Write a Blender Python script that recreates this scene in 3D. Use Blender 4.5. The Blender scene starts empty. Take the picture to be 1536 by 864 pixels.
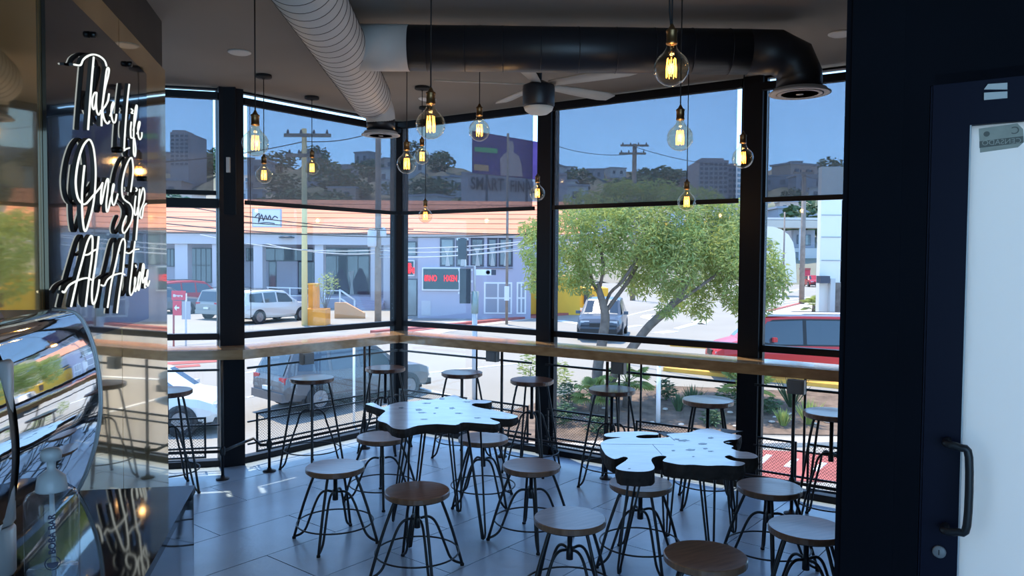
import bpy, math, random
from mathutils import Vector, Matrix
random.seed(7)
PI = math.pi
sc = bpy.context.scene
C = sc.collection

# ------------------------------------------------------------------ camera
F, CAMZ, PITCH, ROLL = 1150.0, 1.7, math.radians(2.09), math.radians(0.44)
cam_d = bpy.data.cameras.new('camera'); cam = bpy.data.objects.new('camera', cam_d); C.objects.link(cam)
cam_d.sensor_width = 36; cam_d.lens = F/1536*36; cam_d.clip_start = 0.05; cam_d.clip_end = 2000
CM = Matrix.Translation((0, 0, CAMZ)) @ Matrix.Rotation(PI/2-PITCH, 4, 'X') @ Matrix.Rotation(ROLL, 4, 'Z')
cam.matrix_world = CM
sc.camera = cam
# ------------------------------------------------------------------ sky, sun, exposure
SUN_EL, SUN_AZ = math.radians(71.5), math.atan2(0.89, -0.45)
w = bpy.data.worlds.new('sky'); sc.world = w; w.use_nodes = True
nt = w.node_tree; nt.nodes.clear()
wo = nt.nodes.new('ShaderNodeOutputWorld'); bg = nt.nodes.new('ShaderNodeBackground')
tc = nt.nodes.new('ShaderNodeTexCoord'); sx = nt.nodes.new('ShaderNodeSeparateXYZ'); rp = nt.nodes.new('ShaderNodeValToRGB')
nt.links.new(tc.outputs['Generated'], sx.inputs[0]); nt.links.new(sx.outputs['Z'], rp.inputs[0])
el = rp.color_ramp.elements
el[0].position = 0.0; el[0].color = (0.38, 0.68, 1.0, 1)
el[1].position = 1.0; el[1].color = (0.10, 0.19, 0.42, 1)
e = el.new(0.12); e.color = (0.31, 0.61, 1.0, 1)
e = el.new(0.40); e.color = (0.17, 0.34, 0.68, 1)
nt.links.new(rp.outputs[0], bg.inputs[0]); bg.inputs[1].default_value = 2.1
nt.links.new(bg.outputs[0], wo.inputs[0])
sd = bpy.data.lights.new('sun', 'SUN'); sd.energy = 3.5; sd.angle = math.radians(0.6); sd.color = (1.0, 0.90, 0.74)
sun = bpy.data.objects.new('sun', sd); C.objects.link(sun)
sv = Vector((math.cos(SUN_AZ)*math.cos(SUN_EL), math.sin(SUN_AZ)*math.cos(SUN_EL), math.sin(SUN_EL)))
sun.rotation_euler = sv.to_track_quat('Z', 'Y').to_euler(); sun.location = (0, 0, 30)
vs = sc.view_settings; vs.view_transform = 'Standard'; vs.look = 'None'; vs.gamma = 1; vs.exposure = 0.95
vs.use_curve_mapping = False
sc.cycles.transparent_max_bounces = 32
sc.cycles.max_bounces = 10
sc.cycles.diffuse_bounces = 5
sc.cycles.sample_clamp_indirect = 6

# ------------------------------------------------------------------ pixel -> point on a known plane
def ray(px, py):
    v = CM.to_3x3() @ Vector(((px-768)/F, (432-py)/F, -1)); return v / v.y
def onz(px, py, z):
    r = ray(px, py); t = (z-CAMZ)/r.z; return Vector((r.x*t, t, z))
def ony(px, py, Y):
    r = ray(px, py); return Vector((r.x*Y, Y, CAMZ + r.z*Y))
def gz(Y):
    return -2.4 if Y <= 18 else (-1.5 if Y >= 32 else -2.4 + 0.9*(Y-18)/14)
def ground(px, py):
    r = ray(px, py); t = 10.0
    for _ in range(60): t = 0.5*t + 0.5*(gz(t)-CAMZ)/r.z
    return Vector((r.x*t, t, gz(t)))
def online(px, A, D):            # point of the vertical plane A + s*D seen at column px, height z=1.7 level
    r = ray(px, 390); k = r.x
    s = (k*A.y - A.x)/(D.x - k*D.y); return A + D*s

# ------------------------------------------------------------------ materials
def mat(name, col, rough=0.5, metal=0.0, var=0.0, scale=8.0, bump=0.0, stretch=(1, 1, 1), col2=None, spec=0.5, emit=None, es=1.0, trans=0.0, detail=4, bscale=None, coat=0.0):
    m = bpy.data.materials.new(name); m.use_nodes = True; t = m.node_tree; b = t.nodes['Principled BSDF']
    b.inputs['Base Color'].default_value = (*col, 1); b.inputs['Roughness'].default_value = rough
    b.inputs['Metallic'].default_value = metal; b.inputs['Specular IOR Level'].default_value = spec
    if coat: b.inputs['Coat Weight'].default_value = coat; b.inputs['Coat Roughness'].default_value = 0.08
    if trans: b.inputs['Transmission Weight'].default_value = trans
    if emit: b.inputs['Emission Color'].default_value = (*emit, 1); b.inputs['Emission Strength'].default_value = es
    if var or col2 or bump:
        c = t.nodes.new('ShaderNodeTexCoord'); mp = t.nodes.new('ShaderNodeMapping'); mp.inputs['Scale'].default_value = stretch
        n = t.nodes.new('ShaderNodeTexNoise'); n.inputs['Scale'].default_value = scale; n.inputs['Detail'].default_value = detail
        t.links.new(c.outputs['Object'], mp.inputs[0]); t.links.new(mp.outputs[0], n.inputs[0])
        if var or col2:
            c2 = col2 or tuple(max(0, x*(1-var)) for x in col)
            r = t.nodes.new('ShaderNodeValToRGB'); r.color_ramp.elements[0].position = 0.32; r.color_ramp.elements[1].position = 0.68
            r.color_ramp.elements[0].color = (*c2, 1); r.color_ramp.elements[1].color = (*col, 1)
            t.links.new(n.outputs[0], r.inputs[0]); t.links.new(r.outputs[0], b.inputs['Base Color'])
        if bump:
            n2 = n
            if bscale:
                n2 = t.nodes.new('ShaderNodeTexNoise'); n2.inputs['Scale'].default_value = bscale; t.links.new(mp.outputs[0], n2.inputs[0])
            bp = t.nodes.new('ShaderNodeBump'); bp.inputs['Strength'].default_value = bump; bp.inputs['Distance'].default_value = 0.02
            t.links.new(n2.outputs[0], bp.inputs['Height']); t.links.new(bp.outputs[0], b.inputs['Normal'])
    return m
def emitmat(name, col, s):
    m = bpy.data.materials.new(name); m.use_nodes = True; t = m.node_tree; t.nodes.clear()
    o = t.nodes.new('ShaderNodeOutputMaterial'); e = t.nodes.new('ShaderNodeEmission')
    e.inputs[0].default_value = (*col, 1); e.inputs[1].default_value = s; t.links.new(e.outputs[0], o.inputs[0]); return m
def clear(name, tint, fres=True, fac=0.1, rough=0.0, ior=1.45, gcol=(1, 1, 1), diff=None, dfac=0.0, transl=False):
    m = bpy.data.materials.new(name); m.use_nodes = True; t = m.node_tree; t.nodes.clear()
    o = t.nodes.new('ShaderNodeOutputMaterial'); tr = t.nodes.new('ShaderNodeBsdfTransparent'); tr.inputs[0].default_value = (*tint, 1)
    g = t.nodes.new('ShaderNodeBsdfGlossy'); g.inputs['Roughness'].default_value = rough; g.inputs[0].default_value = (*gcol, 1)
    mx = t.nodes.new('ShaderNodeMixShader'); mx.inputs[0].default_value = fac
    if fres:
        f = t.nodes.new('ShaderNodeFresnel'); f.inputs[0].default_value = ior
        ge = t.nodes.new('ShaderNodeNewGeometry'); su = t.nodes.new('ShaderNodeMath'); su.operation = 'SUBTRACT'; su.inputs[0].default_value = 1.0
        mu = t.nodes.new('ShaderNodeMath'); mu.operation = 'MULTIPLY'; t.links.new(ge.outputs['Backfacing'], su.inputs[1])
        t.links.new(f.outputs[0], mu.inputs[0]); t.links.new(su.outputs[0], mu.inputs[1]); t.links.new(mu.outputs[0], mx.inputs[0])
    t.links.new(tr.outputs[0], mx.inputs[1]); t.links.new(g.outputs[0], mx.inputs[2]); out = mx
    if diff:
        d = t.nodes.new('ShaderNodeBsdfTranslucent' if transl else 'ShaderNodeBsdfDiffuse'); d.inputs[0].default_value = (*diff, 1)
        m2 = t.nodes.new('ShaderNodeMixShader'); m2.inputs[0].default_value = dfac
        t.links.new(mx.outputs[0], m2.inputs[1]); t.links.new(d.outputs[0], m2.inputs[2]); out = m2
    t.links.new(out.outputs[0], o.inputs[0]); return m

M = {}
M['tile'] = mat('floor_tile', (0.46, 0.57, 0.67), 0.26, var=0.18, scale=2.2, bump=0.05, bscale=30, spec=0.5)
M['grout'] = mat('grout', (0.06, 0.075, 0.09), 0.9)
M['ceiling'] = mat('ceiling_paint', (0.24, 0.215, 0.19), 0.85, var=0.08, scale=1.5)
M['black_frame'] = mat('black_aluminium', (0.007, 0.008, 0.012), 0.5, spec=0.2)
M['black_metal'] = mat('black_powder_coat', (0.012, 0.013, 0.016), 0.45)
M['dark_wall'] = mat('navy_black_paint', (0.004, 0.005, 0.009), 0.85, var=0.2, scale=3, bump=0.03, spec=0.12)
M['door_paint'] = mat('door_paint', (0.005, 0.006, 0.018), 0.5, spec=0.15)
M['header_paint'] = mat('header_paint', (0.05, 0.048, 0.048), 0.85, var=0.1)
M['glass'] = clear('window_glass', (0.97, 0.98, 0.98))
M['wood'] = mat('counter_wood', (0.56, 0.33, 0.15), 0.24, col2=(0.38, 0.20, 0.085), scale=3, stretch=(1.2, 5, 9), bump=0.02, detail=8, coat=0.6)
M['seat_wood'] = mat('seat_wood', (0.15, 0.065, 0.038), 0.34, col2=(0.07, 0.03, 0.02), scale=7, stretch=(1, 8, 1), bump=0.05, detail=8, coat=0.25)
M['seat_wood_pale_sheen'] = mat('seat_wood_pale_sheen', (0.27, 0.15, 0.09), 0.3, col2=(0.16, 0.085, 0.05), scale=7, stretch=(1, 8, 1), bump=0.05, detail=8, coat=0.25)  # paler copy of the seat wood, sky sheen put into its colour
M['slab'] = mat('slab_wood', (0.80, 0.80, 0.82), 0.22, col2=(0.64, 0.62, 0.64), scale=6, stretch=(1, 3, 1), bump=0.04, detail=8, coat=0.5)
M['bark'] = mat('bark_edge', (0.03, 0.02, 0.016), 0.8, var=0.5, scale=20, bump=0.6)
M['resin'] = mat('dark_resin', (0.004, 0.004, 0.006), 0.25)
M['duct_light'] = mat('duct_paint_light', (0.58, 0.55, 0.52), 0.5, var=0.1, scale=6)
M['duct_seam'] = mat('duct_seam', (0.06, 0.05, 0.05), 0.7)
M['duct_dark'] = mat('duct_paint_black', (0.012, 0.013, 0.018), 0.42)
M['diffuser'] = mat('diffuser_metal', (0.5, 0.5, 0.5), 0.4)
M['white_plastic'] = mat('white_plastic', (0.6, 0.6, 0.58), 0.4)
M['lens'] = mat('frosted_lens', (0.75, 0.72, 0.65), 0.5)
M['brass'] = mat('aged_brass', (0.22, 0.13, 0.06), 0.35, metal=0.9)
M['cord'] = mat('black_cord', (0.008, 0.008, 0.01), 0.7)
M['bulb'] = clear('bulb_glass', (0.95, 0.89, 0.76), ior=2.1)
t_ = M['bulb'].node_tree; mx_ = [n for n in t_.nodes if n.type == 'MIX_SHADER'][0]; lw_ = t_.nodes.new('ShaderNodeLayerWeight'); lw_.inputs[0].default_value = 0.5
pw_ = t_.nodes.new('ShaderNodeMath'); pw_.operation = 'POWER'; pw_.inputs[1].default_value = 3.2; ad_ = t_.nodes.new('ShaderNodeMath'); ad_.operation = 'MULTIPLY_ADD'; ad_.inputs[1].default_value = 0.85; ad_.inputs[2].default_value = 0.03
t_.links.new(lw_.outputs['Facing'], pw_.inputs[0]); t_.links.new(pw_.outputs[0], ad_.inputs[0]); t_.links.new(ad_.outputs[0], mx_.inputs[0])
M['filament'] = emitmat('filament_glow', (1.0, 0.40, 0.045), 7)
M['blade'] = mat('fan_blade', (0.46, 0.46, 0.43), 0.5, var=0.1)
M['fan_body'] = mat('fan_body', (0.012, 0.018, 0.03), 0.4)
M['mirror'] = mat('bronze_mirror', (0.80, 0.58, 0.26), 0.03, metal=0.75, coat=0.5, col2=(0.56, 0.38, 0.14), scale=3, stretch=(1, 1, 0.25))
M['acrylic'] = mat('black_acrylic', (0.006, 0.008, 0.014), 0.02, spec=1.0, coat=0.6, bump=0.03, scale=1.6)
M['neon'] = emitmat('neon_white', (0.93, 1.0, 0.94), 0.58)
M['return'] = mat('letter_return', (0.10, 0.09, 0.08), 0.5)
M['stone'] = mat('black_stone', (0.008, 0.011, 0.02), 0.045, spec=0.9)
M['counter_mirror'] = mat('counter_front_mirror', (0.62, 0.66, 0.70), 0.04, metal=1.0)
M['chrome'] = mat('polished_steel', (0.80, 0.80, 0.80), 0.03, metal=1.0, bump=0.05, scale=2.5)
M['brushed'] = mat('brushed_steel', (0.60, 0.60, 0.60), 0.35, metal=0.25, var=0.1, scale=4, stretch=(1, 1, 0.1))
M['machine_black'] = mat('machine_black', (0.006, 0.006, 0.007), 0.35)
M['bottle'] = clear('bottle_plastic', (0.93, 0.95, 0.97), ior=1.45, diff=(0.8, 0.85, 0.9), dfac=0.03)
M['gel'] = clear('gel', (0.88, 0.92, 0.97), ior=1.2, diff=(0.7, 0.8, 0.9), dfac=0.12)
M['pump'] = mat('pump_plastic', (0.42, 0.44, 0.45), 0.35)
M['print_navy'] = mat('print_navy', (0.008, 0.012, 0.05), 0.5)
M['print_blue'] = mat('print_blue', (0.03, 0.06, 0.4), 0.5)
M['frost'] = None
M['steel_box'] = mat('outlet_box', (0.22, 0.22, 0.22), 0.45)
M['sticker'] = mat('sticker', (0.42, 0.41, 0.34), 0.7, var=0.15, scale=30)
M['sticker_dark'] = mat('sticker_dark', (0.14, 0.14, 0.12), 0.7)
M['blind'] = None

# frosted film: diffuse transmission
def frost_mat():
    m = bpy.data.materials.new('frosted_film'); m.use_nodes = True; t = m.node_tree; t.nodes.clear()
    o = t.nodes.new('ShaderNodeOutputMaterial'); a = t.nodes.new('ShaderNodeBsdfTranslucent'); a.inputs[0].default_value = (0.96, 0.90, 0.82, 1)
    b = t.nodes.new('ShaderNodeBsdfDiffuse'); b.inputs[0].default_value = (0.8, 0.78, 0.74, 1)
    mx = t.nodes.new('ShaderNodeMixShader'); mx.inputs[0].default_value = 0.15
    t.links.new(a.outputs[0], mx.inputs[1]); t.links.new(b.outputs[0], mx.inputs[2]); t.links.new(mx.outputs[0], o.inputs[0]); return m
M['frost'] = frost_mat()
M['blind'] = clear('solar_screen', (0.455, 0.475, 0.51), fres=False, fac=0.02, rough=0.5, gcol=(0.3, 0.3, 0.3), diff=(0.66, 0.54, 0.46), dfac=0.10, transl=True)
# woven screens cut off light that meets them steeply
t_ = M['blind'].node_tree; tr_ = [n for n in t_.nodes if n.type == 'BSDF_TRANSPARENT'][0]
lw_ = t_.nodes.new('ShaderNodeLayerWeight'); lw_.inputs[0].default_value = 0.5; mr_ = t_.nodes.new('ShaderNodeMapRange'); mr_.inputs[1].default_value = 0.38; mr_.inputs[2].default_value = 0.62
mc_ = t_.nodes.new('ShaderNodeMix'); mc_.data_type = 'RGBA'; mc_.inputs[6].default_value = tr_.inputs[0].default_value[:]; mc_.inputs[7].default_value = (0.12, 0.12, 0.13, 1)
t_.links.new(lw_.outputs['Facing'], mr_.inputs[0]); t_.links.new(mr_.outputs[0], mc_.inputs[0]); t_.links.new(mc_.outputs[2], tr_.inputs[0])
# exterior
M['concrete'] = mat('road_concrete', (0.345, 0.315, 0.27), 0.9, var=0.12, scale=0.25, detail=8)
M['walk'] = mat('sidewalk', (0.58, 0.50, 0.42), 0.9, var=0.1, scale=0.5)
M['soil'] = mat('soil', (0.24, 0.16, 0.11), 0.95, var=0.55, scale=3, bump=0.6)
M['yellow_paint'] = mat('yellow_paint', (0.88, 0.46, 0.08), 0.8, var=0.2, scale=2)
M['red_paint'] = mat('red_paint', (0.42, 0.11, 0.09), 0.8, var=0.2, scale=2)
M['road_white'] = mat('road_white', (0.85, 0.85, 0.82), 0.8)
M['lilac'] = mat('lilac_render', (0.43, 0.40, 0.47), 0.9, var=0.06, scale=0.6)
M['lilac_pale'] = mat('lilac_pale', (0.52, 0.49, 0.51), 0.9, var=0.06, scale=0.6)
M['orange_roof'] = mat('orange_roof', (0.80, 0.30, 0.16), 0.85, var=0.18, scale=1.2, stretch=(0.3, 1, 4))
M['dark_glass'] = mat('dark_shop_glass', (0.05, 0.06, 0.09), 0.08, var=0.4, scale=1.5, spec=0.8)
M['pane_glass'] = mat('pale_shop_glass', (0.22, 0.26, 0.27), 0.1, var=0.5, scale=0.7, spec=0.8)
M['mullion'] = mat('mullion', (0.05, 0.05, 0.07), 0.5)
M['white_paint'] = mat('white_paint', (0.74, 0.72, 0.70), 0.8)
M['curtain'] = mat('shop_curtain', (0.42, 0.42, 0.40), 0.8)
M['purple_dark'] = mat('display_dark', (0.03, 0.02, 0.06), 0.8)
M['led_red'] = emitmat('led_red', (1.0, 0.03, 0.05), 0.9)
M['led_green'] = emitmat('led_green', (0.1, 0.35, 0.2), 0.35)
M['led_board'] = mat('led_board', (0.02, 0.06, 0.07), 0.4)
M['pole_wood'] = mat('pole_wood', (0.30, 0.24, 0.20), 0.9, var=0.3, scale=3)
M['pole_yellow'] = mat('pole_yellow', (0.75, 0.60, 0.30), 0.7)
M['planter'] = mat('planter_yellow', (0.97, 0.36, 0.05), 0.8, var=0.25, scale=2)
M['leaf'] = mat('acacia_leaf', (0.36, 0.42, 0.13), 0.7, col2=(0.16, 0.20, 0.08), scale=0.9)
M['leaf_dark'] = mat('shrub_leaf', (0.10, 0.16, 0.07), 0.8, var=0.4, scale=2)
M['leaf_lime'] = mat('grass_leaf', (0.42, 0.48, 0.14), 0.8, var=0.3, scale=2)
M['trunk'] = mat('tree_bark', (0.22, 0.17, 0.14), 0.95, var=0.4, scale=6, bump=0.5)
M['yellow_wall'] = mat('yellow_wall', (0.97, 0.52, 0.06), 0.85, var=0.08, scale=0.8)
M['white_wall'] = mat('white_wall', (0.80, 0.72, 0.62), 0.85)
M['wire'] = mat('wire', (0.02, 0.02, 0.02), 0.7)
M['wire_pale'] = mat('wire_pale', (0.5, 0.5, 0.52), 0.6)
M['tyre'] = mat('tyre', (0.02, 0.02, 0.022), 0.85)
M['rim'] = mat('alloy_rim', (0.22, 0.22, 0.23), 0.35, metal=0.5)
M['car_glass'] = mat('car_glass', (0.03, 0.045, 0.06), 0.06, spec=0.9)
M['car_trim'] = mat('car_trim', (0.02, 0.02, 0.02), 0.6)
M['tail'] = mat('tail_lamp', (0.45, 0.02, 0.03), 0.25)
M['head'] = mat('head_lamp', (0.55, 0.58, 0.6), 0.15)
M['plate'] = mat('number_plate', (0.7, 0.7, 0.66), 0.5)
for n, c in dict(white=(0.60, 0.59, 0.57), red=(0.40, 0.02, 0.03), grey=(0.24, 0.25, 0.24), navy=(0.11, 0.11, 0.115), silver=(0.07, 0.09, 0.12), bus=(0.56, 0.02, 0.02)).items():
    M['car_'+n] = mat('car_paint_'+n, c, 0.3, metal=0.1, coat=0.15)
M['hill'] = mat('hillside', (0.30, 0.26, 0.20), 1.0, col2=(0.10, 0.13, 0.08), scale=0.05, detail=10)
M['house_pale'] = mat('house_pale', (0.55, 0.53, 0.50), 0.9); M['house_grey'] = mat('house_grey', (0.32, 0.32, 0.35), 0.9); M['house_pink'] = mat('house_pink', (0.5, 0.36, 0.3), 0.9)
M['tower'] = mat('tower_concrete', (0.42, 0.35, 0.34), 0.9, var=0.15, scale=0.3)
M['board_purple'] = mat('billboard_purple', (0.10, 0.04, 0.20), 0.7, var=0.3, scale=0.6)
M['board_tan'] = mat('billboard_tan', (0.50, 0.34, 0.30), 0.7); M['board_green'] = mat('billboard_green', (0.10, 0.42, 0.14), 0.7)
M['board_orange'] = mat('billboard_orange', (0.6, 0.14, 0.06), 0.7); M['sign_letter'] = mat('sign_letter', (0.07, 0.06, 0.08), 0.8)
M['sign_grey'] = mat('sign_wall_grey', (0.42, 0.40, 0.42), 0.9, var=0.15, scale=0.5)
M['sign_green'] = mat('sign_green', (0.28, 0.34, 0.32), 0.7)
M['sign_red'] = mat('sign_red', (0.62, 0.05, 0.08), 0.6)

for k_ in ('leaf', 'leaf_lime'):
    t_ = M[k_].node_tree; b_ = t_.nodes['Principled BSDF']; tl_ = t_.nodes.new('ShaderNodeBsdfTranslucent'); mx_ = t_.nodes.new('ShaderNodeMixShader'); mx_.inputs[0].default_value = 0.36
    tl_.inputs[0].default_value = (0.50, 0.54, 0.15, 1); o_ = t_.nodes['Material Output']; t_.links.new(b_.outputs[0], mx_.inputs[1]); t_.links.new(tl_.outputs[0], mx_.inputs[2]); t_.links.new(mx_.outputs[0], o_.inputs[0])
# ------------------------------------------------------------------ mesh helpers
class MB:
    def __init__(s): s.v = []; s.f = []; s.sm = []
    def add(s, vs, fs, smooth=False):
        o = len(s.v); s.v += [tuple(v) for v in vs]; s.f += [tuple(i+o for i in f) for f in fs]; s.sm += [smooth]*len(fs); return s
    def box(s, x0, y0, z0, x1, y1, z1, m=None):
        vs = [Vector(p) for p in ((x0,y0,z0),(x1,y0,z0),(x1,y1,z0),(x0,y1,z0),(x0,y0,z1),(x1,y0,z1),(x1,y1,z1),(x0,y1,z1))]
        if m: vs = [m @ v for v in vs]
        return s.add(vs, ((0,3,2,1),(4,5,6,7),(0,1,5,4),(1,2,6,5),(2,3,7,6),(3,0,4,7)))
    def beam(s, A, B, n, w, z0, z1, off=0.0):    # horizontal bar from A to B (xy), width w along n shifted by off, heights z0..z1
        a = [A + n*(off-w/2), B + n*(off-w/2), B + n*(off+w/2), A + n*(off+w/2)]
        vs = [(p.x, p.y, z0) for p in a] + [(p.x, p.y, z1) for p in a]
        return s.add(vs, ((0,3,2,1),(4,5,6,7),(0,1,5,4),(1,2,6,5),(2,3,7,6),(3,0,4,7)))
    def prism(s, pts, z0, z1, caps=True):
        n = len(pts); ar = sum(pts[i][0]*pts[(i+1) % n][1]-pts[(i+1) % n][0]*pts[i][1] for i in range(n))
        if ar < 0: pts = list(reversed(pts))
        vs = [(p[0], p[1], z0) for p in pts] + [(p[0], p[1], z1) for p in pts]
        fs = [(i, (i+1) % n, n+(i+1) % n, n+i) for i in range(n)]
        if caps: fs += [tuple(range(n-1, -1, -1)), tuple(range(n, 2*n))]
        return s.add(vs, fs)
    def tube(s, pts, r, n=8, closed=False, caps=True):
        pts = [Vector(p) for p in pts]; N = len(pts); rs = r if isinstance(r, (list, tuple)) else [r]*N
        vs = []; up = None
        for i, p in enumerate(pts):
            if closed: d = pts[(i+1) % N] - pts[i-1]
            else: d = pts[min(i+1, N-1)] - pts[max(i-1, 0)]
            d.normalize()
            if up is None:
                up = Vector((0, 0, 1)) if abs(d.z) < 0.9 else Vector((1, 0, 0))
            a = d.cross(up)
            if a.length < 1e-5: a = d.orthogonal()
            a.normalize(); b = a.cross(d).normalized(); up = b
            for k in range(n):
                t = 2*PI*k/n; vs.append(p + a*math.cos(t)*rs[i] + b*math.sin(t)*rs[i])
        fs = []
        for i in range(N if closed else N-1):
            j = (i+1) % N
            for k in range(n):
                l = (k+1) % n; fs.append((i*n+k, i*n+l, j*n+l, j*n+k))
        s.add(vs, fs, True)
        if caps and not closed:
            o = len(s.v)-len(vs)
            s.f.append(tuple(o+k for k in range(n-1, -1, -1))); s.f.append(tuple(o+(N-1)*n+k for k in range(n))); s.sm += [False, False]
        return s
    def lathe(s, prof, n=24, c=(0, 0, 0), smooth=True, m=None):
        vs = []
        for r, z in prof:
            for k in range(n):
                t = 2*PI*k/n; v = Vector((c[0]+r*math.cos(t), c[1]+r*math.sin(t), c[2]+z)); vs.append(m @ v if m else v)
        fs = [(i*n+k, i*n+(k+1) % n, (i+1)*n+(k+1) % n, (i+1)*n+k) for i in range(len(prof)-1) for k in range(n)]
        s.add(vs, fs, smooth)
        o = len(s.v)-len(vs)
        if prof[0][0] > 1e-4: s.f.append(tuple(o+k for k in range(n-1, -1, -1))); s.sm.append(False)
        if prof[-1][0] > 1e-4: s.f.append(tuple(o+(len(prof)-1)*n+k for k in range(n))); s.sm.append(False)
        return s
    def build(s, name, m, parent=None, kind=None, loc=None):
        me = bpy.data.meshes.new(name); me.from_pydata(s.v, [], s.f); me.polygons.foreach_set('use_smooth', s.sm); me.update()
        o = bpy.data.objects.new(name, me); C.objects.link(o); me.materials.append(M[m] if isinstance(m, str) else m)
        if parent: o.parent = parent
        if kind: o['kind'] = kind
        if loc: o.location = loc
        return o
def empty(name, loc=(0, 0, 0), rz=0.0, label=None, cat=None, group=None, kind=None):
    o = bpy.data.objects.new(name, None); C.objects.link(o); o.location = loc; o.rotation_euler = (0, 0, rz); o.empty_display_size = 0.1
    return tag(o, label, cat, group, kind)
def tag(o, label=None, cat=None, group=None, kind=None):
    if label: o['label'] = label
    if cat: o['category'] = cat
    if group: o['group'] = group
    if kind: o['kind'] = kind
    return o
def kids(o): return [c for c in ALLK.get(o.name, [])]
def copy_tree(o, children):
    c = o.copy(); C.objects.link(c)
    for ch, gs in children:
        k = ch.copy(); C.objects.link(k); k.parent = c
        for g in gs:
            h = g.copy(); C.objects.link(h); h.parent = k
    return c
def tree_of(o):
    return [(ch, [g for g in bpy.data.objects if g.parent == ch]) for ch in bpy.data.objects if ch.parent == o]
def V2(p): return Vector((p.x, p.y, 0))
def smoothpath(pts, n=4):
    pts = [Vector(p) for p in pts]; out = []
    for i in range(len(pts)-1):
        p0 = pts[max(i-1, 0)]; p1 = pts[i]; p2 = pts[i+1]; p3 = pts[min(i+2, len(pts)-1)]
        for k in range(n):
            t = k/n; out.append(0.5*((2*p1)+(p2-p0)*t+(2*p0-5*p1+4*p2-p3)*t*t+(3*p1-p0-3*p2+p3)*t**3))
    out.append(pts[-1]); return out

# ------------------------------------------------------------------ shell geometry
CH = 3.06                                   # ceiling height
PC = V2(onz(598, 641, 0)); PL = V2(onz(347, 697, 0)); PR = V2(onz(1254, 754, 0))
D1 = (PC-PL).normalized(); D2 = (PR-PC).normalized(); D0 = Vector((-0.975, -0.222, 0)).normalized()
def inward(d):
    n = Vector((-d.y, d.x, 0)); return n if n.y < 0 else -n
N0, N1, N2 = inward(D0), inward(D1), inward(D2)
PA = PL + D0*1.9; P3 = online(821, PC, D2); P4 = online(1129, PC, D2); P5 = P4 + D2*1.55; 
WX, WK = -0.974, -0.233                     # mirror wall: X = WX + WK*Y
WD = Vector((WK, 1, 0)).normalized(); WN = Vector((1, -WK, 0)).normalized()
def wall_pt(px):
    r = ray(px, 390); Y = WX/(r.x-WK); return Vector((r.x*Y, Y, 0))
WE = wall_pt(250)                           # free end of the mirror wall
def on_wall(px, py, off=0.0):
    r = ray(px, py); A = Vector((WX, 0, 0)) + WN*off; o = Vector((0, 0, CAMZ))
    t = (A-o).dot(WN)/r.dot(WN); return o + r*t
# door wall on the right
DA = V2(ony(1262, 390, 2.5)); DD = Vector((1.648, -1.15, 0)).normalized(); DN = inward(DD)
def on_door(px, py, off=0.0):
    r = ray(px, py); A = DA + DN*off; o = Vector((0, 0, CAMZ)); t = (A-o).dot(DN)/r.dot(DN); return o + r*t

# floor: clip every tile to the room
def clip(poly, P, N):                       # keep side where (p-P).N >= 0
    out = []
    for i in range(len(poly)):
        a, b = poly[i], poly[(i+1) % len(poly)]; da = (a-P).dot(N); db = (b-P).dot(N)
        if da >= 0: out.append(a)
        if (da >= 0) != (db >= 0): out.append(a + (b-a)*(da/(da-db)))
    return out
fl = MB()
X0 = Vector((1, 0, 0))
room_r = [Vector(p) for p in ((PL.x, -1.5, 0), (5, -1.5, 0), (5, 12, 0), (PL.x, 12, 0))]
room_r = clip(clip(room_r, PC-N1*0.08, N1), PC-N2*0.08, N2)
room_l = clip([Vector(p) for p in ((-5, -1.5, 0), (PL.x, -1.5, 0), (PL.x, 12, 0), (-5, 12, 0))], PL-N0*0.08, N0)
fl.prism([(p.x, p.y) for p in room_r], -0.25, -0.006); fl.prism([(p.x, p.y) for p in room_l], -0.25, -0.006)
floor = fl.build('floor', 'grout', kind='structure')
TW, TL = 0.49, 0.98; U, Vv = D1, Vector((D1.y, -D1.x, 0)); org = V2(onz(400, 833, 0))
for j in range(-14, 15):
    for i in range(-9, 10):
        a0 = org + Vv*(j*TW) + U*(i*TL + (j % 2)*TL*0.5)
        if a0.length > 9.5 or a0.y < 0.3 or abs(a0.x) > 4.0: continue
        q = [a0+U*0.003+Vv*0.003, a0+U*(TL-0.003)+Vv*0.003, a0+U*(TL-0.003)+Vv*(TW-0.003), a0+U*0.003+Vv*(TW-0.003)]
        mb = MB(); z1 = random.uniform(-0.0006, 0.0006)
        for reg in (clip(clip(clip(q, PC, N1), PC, N2), PL, X0), clip(clip(q, PL, N0), PL, -X0)):
            if len(reg) >= 3: mb.prism([(p.x, p.y) for p in reg], -0.006, z1)
        if mb.v: mb.build('tile', 'tile', floor)
# ceiling
drc = DA + DD*1.9
cl = MB(); cl.prism([(-4.4, -2.2), (drc.x+0.12, -2.2), (drc.x+0.12, drc.y+0.06), (DA.x+0.14, DA.y-0.04), (P5.x+0.2, P5.y), (PC.x, PC.y+0.12), (PL.x, PL.y+0.1), (PA.x, PA.y+0.1), (-4.4, 5.5)], CH, CH+0.25)
cl.build('ceiling', 'ceiling', kind='structure')
# back and side walls outside the picture, closing the room (the back one has a wide unseen opening, added to let sky light in)
wb = MB(); wb.box(-4.4, -2.2, 0, -4.1, -2.05, CH); wb.box(3.9, -2.2, 0, 4.4, -2.05, CH); wb.box(-4.1, -2.2, 2.9, 3.9, -2.05, CH); wb.box(-4.1, -2.2, 0, 3.9, -2.05, 0.2)
wb.build('wall_back', 'header_paint', kind='structure')
wl = MB(); wl.box(-4.4, -2.05, 0, -4.3, 5.9, CH); wl.build('wall_far_left', 'header_paint', kind='structure')

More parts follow.
